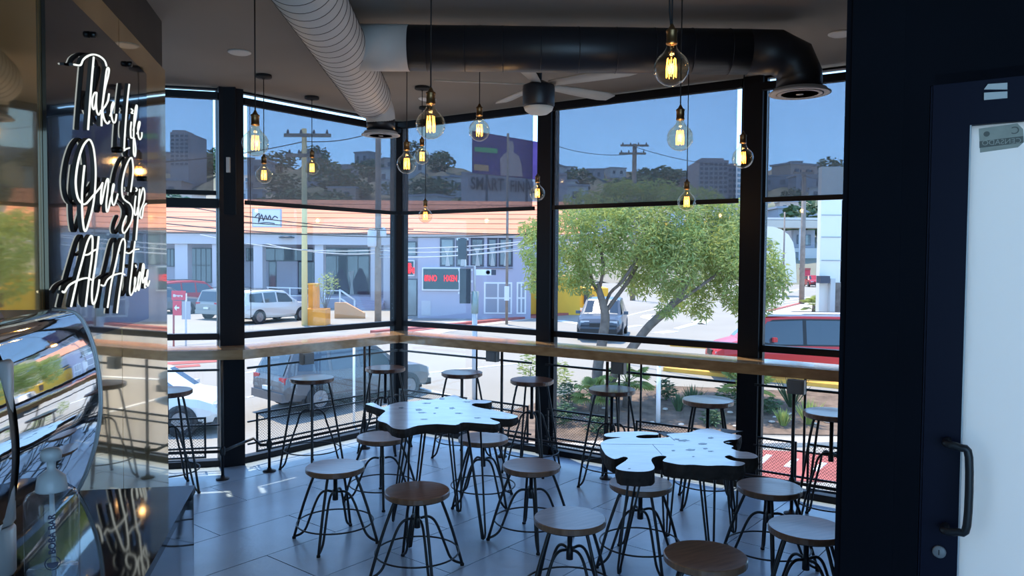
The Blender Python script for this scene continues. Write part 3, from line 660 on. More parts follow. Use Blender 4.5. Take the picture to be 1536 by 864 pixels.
# ducts
DB_Y, DZ = 4.35, 2.885
def duct_tube(path, r, n=32): 
    m_ = MB(); m_.tube(path, r, n, caps=True); return m_
dA0 = Vector((-0.80, 1.6, 2.87)); dAe = ony(556, 158, 5.62); dAe.z = 2.87
dirA = (dAe-dA0).normalized()
d_ = empty('spiral_duct', (dA0+dAe)/2, label='pale grey spiral air duct running along the ceiling toward the corner', cat='duct'); iv = -Vector(d_.location)
rA = 0.148
MB().tube([dA0+iv, dAe-dirA*0.1+iv, dAe+iv], rA, 40).build('duct_pipe', 'duct_light', d_)
nr = 40; 
for k in range(nr):
    p = dA0 + (dAe-dA0)*((k+0.5)/nr)
    q = dirA.to_track_quat('Z', 'Y').to_matrix().to_4x4(); R = Matrix.Translation(p+iv) @ q @ Matrix.Rotation(0.10, 4, 'X')
    MB().tube([R @ Vector((math.cos(t)*(rA+0.0005), math.sin(t)*(rA+0.0005), 0)) for t in [2*PI*i/40 for i in range(40)]], 0.0022, 4, closed=True).build('spiral_seam', 'duct_seam', d_)
el_ = dAe + Vector((0.02, 0.12, -0.02)); dn = Vector((el_.x+0.03, el_.y+0.02, 2.70))
MB().tube([x+iv for x in smoothpath([dAe-dirA*0.02, dAe+dirA*0.08+Vector((0, 0, -0.012)), el_+Vector((0.02, 0, -0.06)), dn+Vector((0, 0, 0.02))], 5)], [rA, rA, rA, 0.145, 0.142, 0.14, 0.135, 0.13, 0.125, 0.12, 0.115, 0.112, 0.11, 0.108, 0.106, 0.105], 32).build('duct_elbow', 'duct_light', d_)
MB().lathe([(0.105, 2.665), (0.107, 2.74)], 32, (dn.x+iv.x, dn.y+iv.y, iv.z)).build('collar', 'duct_dark', d_)
def diffuser(x, y, z, R_, label, par=None):
    t = empty('air_diffuser', (x, y, z), label=label, cat='vent')
    MB().lathe([(R_, 0.0), (R_, 0.005), (R_*0.93, 0.008), (R_*0.86, 0.024), (R_*0.85, 0.024), (R_*0.87, 0.004), (R_*0.9, -0.002), (R_, -0.001)], 40).build('outer_ring', 'diffuser', t)
    for f in (0.76, 0.60, 0.44, 0.28): MB().lathe([(R_*f, -0.003), (R_*(f-0.055), 0.012), (R_*(f-0.065), 0.011), (R_*(f-0.03), -0.004), (R_*f, -0.004)], 32).build('cone_ring', 'diffuser', t)
    MB().lathe([(0.0, -0.006), (R_*0.12, -0.005), (R_*0.13, 0.004), (0.0, 0.006)], 20).build('centre_cap', 'diffuser', t)
    MB().lathe([(R_*0.86, 0.020), (R_*0.86, 0.026), (0.0, 0.026)], 24).build('throat', 'duct_dark', t)
    return t
diffuser(dn.x, dn.y, 2.622, 0.142, 'round air diffuser at the end of the pale spiral duct')
# dark duct
xb0 = dA0 + (dAe-dA0)*((DB_Y-dA0.y)/(dAe.y-dA0.y)); rB = 0.125
xe = ony(1203, 79, DB_Y)
t = empty('black_duct', ((xb0.x+xe.x)/2, DB_Y, DZ), label='black air duct crossing below the ceiling to the right', cat='duct'); iv = -Vector(t.location)
y0 = DB_Y
pipe = [Vector((xb0.x+0.37, y0, DZ)), Vector((xe.x-0.30, y0+0.03, DZ))]
MB().tube([p+iv for p in pipe], rB, 36).build('duct_pipe', 'duct_dark', t)
MB().tube([Vector((xb0.x+0.10, y0, DZ))+iv, Vector((xb0.x+0.375, y0, DZ))+iv], rB+0.003, 36).build('branch_collar', 'duct_light', t)
for k in range(9):
    x = pipe[0].x + (pipe[1].x-pipe[0].x)*(k+0.5)/9
    MB().tube([Vector((x, y0+0.03*(k+.5)/9, DZ))+iv + Vector((0, math.cos(a)*(rB+.0005), math.sin(a)*(rB+.0005))) for a in [2*PI*i/36 for i in range(36)]], 0.0025, 4, closed=True).build('duct_seam', 'duct_dark', t)
ex = [Vector((xe.x-0.31, y0+0.03, DZ)), Vector((xe.x-0.13, y0+0.035, DZ)), Vector((xe.x-0.035, y0+0.035, DZ-0.045)), Vector((xe.x, y0+0.035, DZ-0.13)), Vector((xe.x, y0+0.035, 2.685))]
MB().tube([p+iv for p in ex], rB, 36).build('duct_elbow', 'duct_dark', t)
diffuser(xe.x+0.005, y0+0.035, 2.655, 0.168, 'round multi-ring air diffuser under the elbow of the black duct')
# recessed lights
for (px, py), lb in (((359, 78), 'round recessed ceiling light left of the pale spiral duct'), ((1262, 50), 'round recessed ceiling light beside the dark wall at the top right'),
                     ((897, 107), 'round recessed ceiling light peeping below the black duct'), ((641, 148), 'small round recessed ceiling light behind the large hanging bulb')):
    p = at_ceil(px, py); t = empty('recessed_light', p, label=lb, cat='ceiling light')
    MB().lathe([(0.075, 0.0), (0.075, -0.004), (0.06, -0.012), (0.055, -0.008)], 32).build('trim_ring', 'white_plastic', t)
    MB().lathe([(0.055, -0.005), (0.0, -0.007)], 24).build('lens', 'lens', t)
# fan
fp = ony(808, 150, 5.1); t = empty('ceiling_fan', (fp.x, fp.y, CH), label='ceiling fan with grey blades and a dark motor with a white lens', cat='fan')
def zr(py): return ony(808, py, 5.1).z - CH
MB().lathe([(0.055, 0.0), (0.05, -0.02), (0.03, -0.07), (0.022, -0.09), (0.02, zr(122))], 24).build('canopy', 'fan_body', t)
MB().lathe([(0.03, zr(121)), (0.075, zr(126)), (0.104, zr(129)), (0.107, zr(135)), (0.105, zr(158)), (0.098, zr(161))], 40).build('motor_housing', 'fan_body', t)
MB().lathe([(0.098, zr(161)), (0.09, zr(166)), (0.06, zr(171)), (0.0, zr(173.5))], 32).build('light_lens', 'lens', t)
zbld = zr(127)
for a in (184, 256, 328, 40, 112):
    a = math.radians(a); dx, dy = math.cos(a), math.sin(a); vs = []; n = 9
    for k in range(n):
        r = 0.09 + 0.60*k/(n-1); wd = 0.035 + 0.028*math.sin(min(1, k/(n-1)*1.15)*PI/2); 
        if k == n-1: wd *= 0.7
        c = Vector((dx*r, dy*r, zbld + 0.012*k/(n-1))); sdv = Vector((-dy, dx, -0.20)).normalized()
        for q in (c-sdv*wd, c+sdv*wd): vs += [q+Vector((0, 0, 0.004)), q-Vector((0, 0, 0.004))]
    fs = []
    for k in range(n-1):
        o, r = 4*k, 4*k+4; fs += [(o, r, r+2, o+2), (o+1, o+3, r+3, r+1), (o, o+1, r+1, r), (o+2, r+2, r+3, o+3)]
    fs += [(0, 2, 3, 1), (4*n-4, 4*n-3, 4*n-1, 4*n-2)]
    MB().add(vs, fs, True).build('fan_blade', 'blade', t)

# pendants
def make_bulb(px, py, d, label, cw=0.06, cpx=None, hi=False):
    c = ony(px, py, d); e = empty('pendant_bulb', (c.x, c.y, CH), label=label, cat='pendant light', group='filament globe pendants under the ceiling')
    zc = c.z - CH; return e, zc
proto = {}
def pendant(px, py, d, label):
    e, zc = make_bulb(px, py, d, label)
    R_ = 0.0625
    if 'globe' not in proto:
        pr = [(R_*math.sin(PI*k/22), -R_*math.cos(PI*k/22)) for k in range(0, 19)]
        pr += [(0.022, 0.068), (0.0185, 0.078), (0.018, 0.088)]; proto['globe'] = MB().lathe(pr, 32)
        proto['socket'] = MB().lathe([(0.0, 0.086), (0.019, 0.086), (0.0205, 0.089), (0.0205, 0.094), (0.019, 0.096), (0.0195, 0.128), (0.021, 0.130), (0.021, 0.136), (0.014, 0.140), (0.008, 0.150), (0.005, 0.158)], 20)
        fm = MB()
        for k in range(7):
            a = 2*PI*k/7; x, y = 0.0175*math.cos(a), 0.0175*math.sin(a); fm.tube([(x, y, -0.032), (x*1.05, y*1.05, 0.0), (x*0.85, y*0.85, 0.036)], 0.0015, 5)
        proto['filament'] = fm
        proto['stem'] = MB().tube([(0, 0, 0.085), (0, 0, 0.034)], [0.007, 0.003], 8).tube([(-0.014, 0, 0.031), (0.014, 0, 0.031)], 0.001, 4).tube([(-0.014, 0, -0.027), (0.014, 0, -0.027)], 0.001, 4)
        for k, m_ in (('globe', 'bulb'), ('socket', 'brass'), ('filament', 'filament'), ('stem', 'bulb')):
            o = proto[k].build({'globe': 'glass_globe', 'socket': 'lamp_socket', 'filament': 'filament', 'stem': 'glass_stem'}[k], m_, e); o.location = (0, 0, zc); proto[k+'_o'] = o
        proto['can'] = MB().lathe([(0.0, 0.0), (0.058, 0.0), (0.060, -0.005), (0.060, -0.018), (0.055, -0.022), (0.012, -0.026), (0.007, -0.034)], 28).build('canopy', 'cord', e)
    else:
        for k in ('globe', 'socket', 'filament', 'stem'):
            o = proto[k+'_o'].copy(); C.objects.link(o); o.parent = e; o.location = (0, 0, zc)
        o = proto['can'].copy(); C.objects.link(o); o.parent = e
    MB().tube([(0, 0, -0.03), (0, 0, zc+0.155)], 0.0032, 6).build('cord', 'cord', e)
    if (px, py) == (1007, 103):
        MB().tube([(-0.022, -0.02, -0.03), (-0.016, -0.012, zc+0.4), (-0.009, 0, zc+0.2), (-0.004, 0, zc+0.15)], 0.0032, 6).build('cord', 'cord', e)
    ld = bpy.data.lights.new('bulb_light', 'POINT'); ld.energy = 0.9; ld.color = (1, 0.62, 0.28); ld.shadow_soft_size = 0.02
    lo = bpy.data.objects.new('bulb_light', ld); C.objects.link(lo); lo.parent = e; lo.location = (0, 0, zc)
for a in ((383, 215, 3.73, 'large hanging filament bulb, leftmost, in front of the thick window post area'),
          (396, 263, 5.75, 'hanging filament bulb just below and behind the leftmost large one'),
          (468, 252, 6.5, 'hanging filament bulb before the window left of the pale duct'),
          (646, 187, 3.3, 'large hanging filament bulb right of the pale duct end'),
          (610, 246, 4.9, 'hanging filament bulb in front of the corner post'),
          (633, 235, 6.1, 'small hanging filament bulb directly below the large bulb right of the duct'),
          (719, 196, 4.56, 'hanging filament bulb between the large bulb and the fan'),
          (638, 324, 6.9, 'lowest small hanging filament bulb near the corner post'),
          (806, 290, 6.2, 'small hanging filament bulb under the ceiling fan'),
          (1007, 103, 2.77, 'nearest and largest hanging filament bulb against the black duct'),
          (1020, 207, 3.72, 'hanging filament bulb right below the nearest one'),
          (1114, 237, 4.6, 'hanging filament bulb before the post at the right'),
          (1030, 303, 5.3, 'small low hanging filament bulb on a long cord over the tree')):
    pendant(*a)

# ------------------------------------------------------------------ stools
def leg_mb(a, seat_z, arch_z, r_top, r_foot, shoulder):
    ca, sa = math.cos(a), math.sin(a); P = lambda r, z: (r*ca, r*sa, z)
    foot = 0.009
    if shoulder: outer = [P(0.06, seat_z-0.035), P(r_top-0.03, seat_z-0.036), P(r_top, seat_z-0.065), P(r_top+(r_foot-r_top)*0.5, seat_z*0.5), P(r_foot, foot)]
    else: outer = [P(r_top-0.02, seat_z-0.034), P(r_top, seat_z-0.07), P(r_top+(r_foot-r_top)*0.5, seat_z*0.5-0.01), P(r_foot, foot)]
    m_ = MB(); m_.tube(smoothpath(outer, 3), 0.0085, 7)
    h = arch_z
    if shoulder: arch = [P(0.02, h), P(0.055, h+0.004), P(0.095, h-0.03), P(0.115, h-0.10), P(0.17, h*0.45), P(0.205, 0.07), P(0.225, 0.028), P(r_foot-0.004, 0.012)]
    else: arch = [P(0.02, h), P(0.06, h+0.003), P(0.095, h-0.02), P(0.125, h-0.075), P(0.165, 0.12), P(0.19, 0.06), P(0.22, 0.03), P(r_foot-0.004, 0.014)]
    m_.tube(smoothpath(arch, 3), 0.0075, 7)
    return m_
def make_stool(seat_z, arch_z, r_top, r_foot, shoulder, ring_z, name):
    e = empty(name)
    R_ = 0.175
    s = MB().lathe([(0.0, seat_z-0.030), (R_-0.004, seat_z-0.030), (R_, seat_z-0.027), (R_, seat_z-0.004), (R_-0.004, seat_z), (0.0, seat_z)], 44, smooth=False).build('seat', 'seat_wood', e)
    MB().lathe([(0.0, seat_z-0.036), (R_-0.012, seat_z-0.036), (R_-0.008, seat_z-0.031)], 40, smooth=False).build('seat_plate', 'black_metal', e)
    MB().lathe([(0.017, arch_z-0.05), (0.017, arch_z+0.012), (0.0125, arch_z+0.014), (0.0125, seat_z-0.032)], 14).build('screw_post', 'black_metal', e)
    for k in range(4):
        l = leg_mb(PI/2*k, seat_z, arch_z, r_top, r_foot, shoulder).build('leg', 'black_metal', e)
        MB().lathe([(0.012, 0.0), (0.012, 0.010), (0.009, 0.014)], 8, (r_foot*math.cos(PI/2*k), r_foot*math.sin(PI/2*k), 0)).build('foot_glide', 'cord', l)
    rr = r_top + (r_foot-r_top)*(1-ring_z/seat_z) - 0.004
    MB().tube([(rr*math.cos(t), rr*math.sin(t), ring_z) for t in [2*PI*i/48 for i in range(48)]], 0.0048, 6, closed=True).build('foot_ring', 'black_metal', e)
    return e
low0 = make_stool(0.455, 0.30, 0.137, 0.262, False, 0.12, 'low_stool'); lowk = tree_of(low0)
LOW = [(503, 699, -8, 1, 'low wooden stool with a bright sheen, front left, nearest the left bay'),
       (626, 735, 25, 0, 'dark low wooden stool in front of the left table'),
       (573, 654, 12, 0, 'low wooden stool tucked at the left end of the left table'),
       (725, 656, 40, 0, 'low wooden stool behind the hairpin legs of the left table'),
       (797, 697, 8, 1, 'low wooden stool between the two tables'),
       (855, 776, 35, 1, 'low stool with a pale reflecting seat in front, between both tables'),
       (961, 724, 18, 1, 'low wooden stool under the left lobe of the right table'),
       (1154, 729, -12, 0, 'low wooden stool right of the right table'),
       (1210, 790, 22, 1, 'low stool cut off by the dark wall at the bottom right'),
       (1058, 832, 30, 0, 'nearest low stool, dark seat cut off by the bottom of the picture')]
def pale(e):  # swaps in the seat wood that has the sheen in its colour
    for o in bpy.data.objects:
        if o.parent == e and o.name.startswith('seat') and not o.name.startswith('seat_plate'):
            me = o.data.copy(); me.materials.clear(); me.materials.append(M['seat_wood_pale_sheen']); o.data = me
for i, (px, py, rz, pl, lab) in enumerate(LOW):
    e = low0 if i == 0 else copy_tree(low0, lowk)
    p = onz(px, py, 0.455); e.location = (p.x, p.y, 0); e.rotation_euler = (0, 0, math.radians(rz)); tag(e, lab, 'stool', 'low stools round the two tables')
    if pl: pale(e)
bar0 = make_stool(0.74, 0.47, 0.135, 0.250, True, 0.16, 'bar_stool'); bark = tree_of(bar0)
BAR = [(468, 566, 14, 'tall bar stool in front of the parked grey estate car'),
       (578, 551, 30, 'tall bar stool at the corner of the window counter'),
       (693, 558, 5, 'tall bar stool behind the left table, right of the corner'),
       (798, 569, 20, 'tall bar stool in front of the window post under the fan'),
       (918, 583, 8, 'tall bar stool with a dark seat behind the right table, beside the palm'),
       (1062, 599, 35, 'tall bar stool behind the right table with a pale rim'),
       (1248, 618, 12, 'tall bar stool half hidden by the dark wall'),
       (250, 585, -10, 'tall bar stool half hidden by the mirrored wall')]
for i, (px, py, rz, lab) in enumerate(BAR):
    e = bar0 if i == 0 else copy_tree(bar0, bark)
    p = onz(px, py, 0.74); e.location = (p.x, p.y, 0); e.rotation_euler = (0, 0, math.radians(rz)); tag(e, lab, 'bar stool', 'bar stools at the window counter')
    if i in (5, 6): pale(e)
# ------------------------------------------------------------------ live-edge tables
from mathutils.geometry import tessellate_polygon
def slab_table(outline, holes, seams, feet, label, top=0.74, th=0.052):
    pts = [onz(x, y, top) for x, y in outline]; c = sum(pts, Vector())/len(pts)
    e = empty('live_edge_table', (c.x, c.y, 0), label=label, cat='table')
    loc = [Vector((p.x-c.x, p.y-c.y, 0)) for p in pts]
    loc = smoothpath(loc+[loc[0]], 3)[:-1]
    ar = sum(loc[i].x*loc[(i+1) % len(loc)].y-loc[(i+1) % len(loc)].x*loc[i].y for i in range(len(loc)))
    if ar < 0: loc.reverse()
    n = len(loc); tris = tessellate_polygon([loc])
    rnd = random.Random(3)
    zt_ = [top]*n; e1_ = [(p.x*(1+0.01), p.y*(1+0.01)) for p in loc]
    m_ = MB(); m_.add([(p.x, p.y, top) for p in loc], [t if (loc[t[1]]-loc[t[0]]).cross(loc[t[2]]-loc[t[0]]).z > 0 else t[::-1] for t in tris]); m_.build('slab_top', 'slab', e)
    s_ = MB(); mid_ = [(x+rnd.uniform(-.004, .004), y+rnd.uniform(-.004, .004), top-th*0.5) for x, y in e1_]; bot = [(p.x*0.985, p.y*0.985, top-th+rnd.uniform(-.003, .003)) for p in loc]
    s_.add([(p.x, p.y, top-0.0005) for p in loc]+mid_+bot, [(i+n, (i+1) % n+n, (i+1) % n, i) for i in range(n)]+[(i+2*n, (i+1) % n+2*n, (i+1) % n+n, i+n) for i in range(n)]+[tuple(2*n+k for k in (t if (loc[t[1]]-loc[t[0]]).cross(loc[t[2]]-loc[t[0]]).z < 0 else t[::-1])) for t in tris])
    s_.build('bark_edge', 'bark', e)
    for (hx, hy, w_, h_) in holes:
        q = []; k0 = rnd.random()*6
        for k in range(10):
            a = 2*PI*k/10; f = 0.7+0.3*math.sin(2*a+k0)*math.cos(3*a+k0)
            p = onz(hx+w_*f*math.cos(a), hy+h_*f*math.sin(a), top); q.append((p.x-c.x, p.y-c.y))
        MB().prism(q, top-0.002, top+0.0008).build('resin_inlay', 'resin', e)
    for a, b in seams:
        A, B = onz(*a, top)-c, onz(*b, top)-c; A.z = B.z = 0; d = (B-A).normalized(); nn = Vector((-d.y, d.x, 0))*0.002
        MB().prism([((A+nn).x, (A+nn).y), ((A-nn).x, (A-nn).y), ((B-nn).x, (B-nn).y), ((B+nn).x, (B+nn).y)], top-0.002, top+0.0006).build('joint_line', 'resin', e)
    for f in feet:
        ft = onz(*f, 0)-c; ft.z = 0; inn = -ft.normalized(); tl = Vector((inn.y, -inn.x, 0))
        tp = ft + inn*0.09; zt2 = top-th-0.004
        a, b = tp+tl*0.055, tp-tl*0.055
        l = MB().tube([(a.x, a.y, zt2), (ft.x+tl.x*0.016, ft.y+tl.y*0.016, 0.04), (ft.x+tl.x*0.012, ft.y+tl.y*0.012, 0.012), (ft.x, ft.y, 0.0065), (ft.x-tl.x*0.012, ft.y-tl.y*0.012, 0.012), (ft.x-tl.x*0.016, ft.y-tl.y*0.016, 0.04), (b.x, b.y, zt2)], 0.0065, 7)
        # third rod of the hairpin
        g = tp+inn*0.06; l.tube([(g.x, g.y, zt2), (ft.x, ft.y, 0.012)], 0.006, 7)
        lo = l.build('hairpin_leg', 'black_metal', e)
        MB().prism([((tp+tl*0.07-inn*0.015).x, (tp+tl*0.07-inn*0.015).y), ((tp-tl*0.07-inn*0.015).x, (tp-tl*0.07-inn*0.015).y), ((tp+inn*0.08-tl*0.03).x, (tp+inn*0.08-tl*0.03).y), ((tp+inn*0.08+tl*0.03).x, (tp+inn*0.08+tl*0.03).y)], zt2-0.002, zt2+0.002).build('mounting_plate', 'black_metal', lo)
    return e
slab_table([(548,606),(560,604),(574,611),(584,607),(600,603),(620,602),(634,600),(650,599),(664,596),(674,594),(683,592.5),(694,598),(712,600),(724,600),(738,602),(728,605),(712,605),(708,608),(722,612),(745,616),(776,623.5),(768,628),(750,628),(735,626.5),(740,630),(750,633.5),(742,636.5),(720,635),(695,633.5),(683,637.5),(655,636),(626,638.5),(607,644),(590,642),(580,635),(566,630),(572,622),(578,616),(566,612)],
    [(628,615,7,2.2),(655,612,4,1.5),(678,612.5,6,2),(688,620,8,1.2),(652,620,3,1),(640,605,9,1.2),(663,598.5,6,1.5),(700,603,8,1),(633,619,9,1),(602,612,6,1.5),(636,629,8,.8),(716,627,7,.9)], [],
    [(614,822),(725,810),(688,769),(590,783)], 'live-edge slab table on hairpin legs, the left one')
slab_table([(901,664),(912,659),(932,656),(910,655),(907,651),(925,648),(945,647.5),(961,647),(985,649),(986,652),(970,652),(956,653.5),(955,656),(967,657.5),(993,656.5),(1004,655),(1000,651.5),(1011,650),(1034,648.5),(1044,645),(1052,643.5),(1068,643),(1088,649),(1111,653),(1110,656),(1106,659),(1094,660),(1085,662.5),(1089,666),(1100,669),(1097,672.5),(1110,677),(1122,678),(1134,682),(1136,686),(1126,688),(1105,687),(1095,683),(1087,685),(1096,690),(1114,693),(1117,696),(1107,699),(1084,698),(1061,698.5),(1040,697),(1022,697),(1004,694),(994,691),(1000,685),(992,683.5),(980,686),(977,691),(982,701),(976,706),(962,707.5),(945,707),(930,705),(924,701),(937,692),(942,687),(935,685),(922,688.5),(910,683),(906,678),(902,671)],
    [(1054,666,10,1.8),(1025,661,12,2.0),(1036,675,10,1.8),(1010,676,4,1.3),(1066,657,6,1.5),(1058,673,5,1.5),(1015,659,6,1.4),(1040,685,3,.8),(944,703,3,.7),(1092,664,6,1),(1066,677,6,1)], [((903,666),(1011,667)), ((979,667),(993,682)), ((1003,653),(1012,661))],
    [(929,862),(1066,846),(1100,800),(1000,806)], 'live-edge slab table on hairpin legs with deep lobes, the right one', th=0.07)
# ================================================================== the street outside
# ground: three strips (near, ramp, far), with markings laid as thin slabs
def quadstrip(pts_xy, dz, th=0.02):          # a ground-hugging slab from ground points
    pass
g = MB(); xs = [-90+6*i for i in range(31)]; ys = [9.0, 18, 20, 22, 24, 26, 28, 30, 32, 40, 60, 90, 130, 200, 320]
vs = [(x, y, gz(y)) for y in ys for x in xs]; n = len(xs)
g.add(vs, [(j*n+i, j*n+i+1, (j+1)*n+i+1, (j+1)*n+i) for j in range(len(ys)-1) for i in range(n-1)])
gr_ = g.build('street_ground', 'concrete', kind='structure')
MB().prism([(-8, 7.6), (PA.x, PA.y+0.5), (PL.x, PL.y+0.3), (PC.x, PC.y+0.35), (P5.x+0.4, P5.y+0.3), (8, 4), (14, 8), (14, 9.2), (-14, 9.2), (-14, 7.6)], -2.9, -2.4).build('trim_20', 'walk', kind='structure')
def mark(pxs, m, nm, dz=0.012, th=0.01, par=None, **kw):
    pts = [ground(x, y) for x, y in pxs]; out = []
    for i, p in enumerate(pts):              # subdivide along the ramp
        q = pts[(i+1) % len(pts)]
        for k in range(6):
            a = p.lerp(q, k/6); out.append(Vector((a.x, a.y, gz(a.y))))
    c = sum(out, Vector())/len(out); vs = [v+Vector((0, 0, dz)) for v in out] + [Vector((c.x, c.y, gz(c.y)+dz))]; n = len(out)
    ar = sum(out[i].x*out[(i+1) % n].y-out[(i+1) % n].x*out[i].y for i in range(n))
    low = [v-Vector((0, 0, dz+0.01)) for v in out]; fs = [((i, (i+1) % n, n) if ar > 0 else ((i+1) % n, i, n)) for i in range(n)]
    fs += [((n+1+i, n+1+(i+1) % n, (i+1) % n, i) if ar > 0 else (i, (i+1) % n, n+1+(i+1) % n, n+1+i)) for i in range(n)]
    o = MB().add(vs+low, fs).build(nm, m, par, 'structure' if par is None else None); return o
def strip_mark(a, b, w_, m, nm, dz=0.014, h=None):
    A, B = ground(*a), ground(*b); d = (B-A); d.z = 0; L = d.length; d.normalize(); nn = Vector((-d.y, d.x, 0))*w_/2; k = max(2, int(L/1.5)); vs = []; fs = []
    hh = h or dz
    for i in range(k+1):
        p = A + d*(L*i/k)
        for q in (p+nn, p-nn): vs.append((q.x, q.y, gz(q.y)+hh))
        for q in (p+nn, p-nn): vs.append((q.x, q.y, gz(q.y)-0.05))
    for i in range(k):
        o, r = 4*i, 4*i+4; fs += [(o, o+1, r+1, r), (o+1, o+3, r+3, r+1), (o+2, o, r, r+2)]
    fs += [(0, 2, 3, 1), (4*k, 4*k+1, 4*k+3, 4*k+2)]
    return MB().add(vs, fs).build(nm, m, gr_)
# planting bed, kerbs and paint
mark([(640,700),(640,655),(835,596),(905,578),(1000,580),(1120,585),(1300,592),(1300,655),(1130,652),(980,668),(835,668)], 'soil', 'soil_bed', 0.03, par=gr_)
strip_mark((640,668),(900,672),0.25,'walk','kerb',h=0.08); strip_mark((880,672),(1330,664),0.5,'walk','kerb',h=0.1)
mark([(1000,740),(1060,672),(1300,684),(1300,726),(1190,722)], 'red_paint', 'red_kerb_band', 0.02, par=gr_)
for a in ((1140,690),(1180,696),(1222,702)): strip_mark((a[0],a[1]+6),(a[0]+14,a[1]-6),0.12,'road_white','paint_mark',0.03)
strip_mark((1000,553),(1330,586),0.9,'yellow_paint','kerb',h=0.12); strip_mark((1008,516),(1085,521),1.1,'yellow_paint','kerb',h=0.12)
strip_mark((600,497),(870,466),1.3,'red_paint','kerb',h=0.03); strip_mark((560,500),(860,471),0.4,'red_paint','kerb',h=0.12)
mark([(600,492),(690,482),(800,470),(800,478),(700,493),(640,505)], 'walk', 'pavement', 0.015, par=gr_)
mark([(1135,474),(1180,458),(1240,446),(1300,440),(1300,490),(1150,482)], 'walk', 'pavement', 0.05, par=gr_)
strip_mark((1130,474),(1240,446),0.3,'red_paint','kerb',h=0.1)
strip_mark((250,546),(330,541),0.5,'red_paint','paint_mark'); strip_mark((262,551),(300,548),0.4,'red_paint','paint_mark')
mark([(1010,493),(1040,484.5),(1036,482),(1068,480),(1058,486.5),(1052,485),(1018,494)], 'road_white', 'road_arrow', 0.02, par=gr_)
mark([(960,476),(964,473),(982,472),(976,475),(990,479),(978,484),(975,480)], 'road_white', 'road_arrow', 0.02, par=gr_)
for a, b, w_ in (((840,481),(875,487),0.5), ((935,492),(960,488),0.3), ((990,472),(1020,466),0.2), ((1150,446),(1195,436),0.3), ((1172,440),(1198,434),0.3), ((940,474),(985,463),0.15), ((1165,452),(1215,446),0.3), ((1170,455),(1220,449),0.3), ((985,500),(1010,497),0.6), ((640,560),(780,545),0.12), ((370,560),(420,548),0.15), ((370,597),(440,580),0.1), ((600,575),(700,600),0.1)):
    strip_mark(a, b, w_, 'road_white', 'lane_line', 0.016)

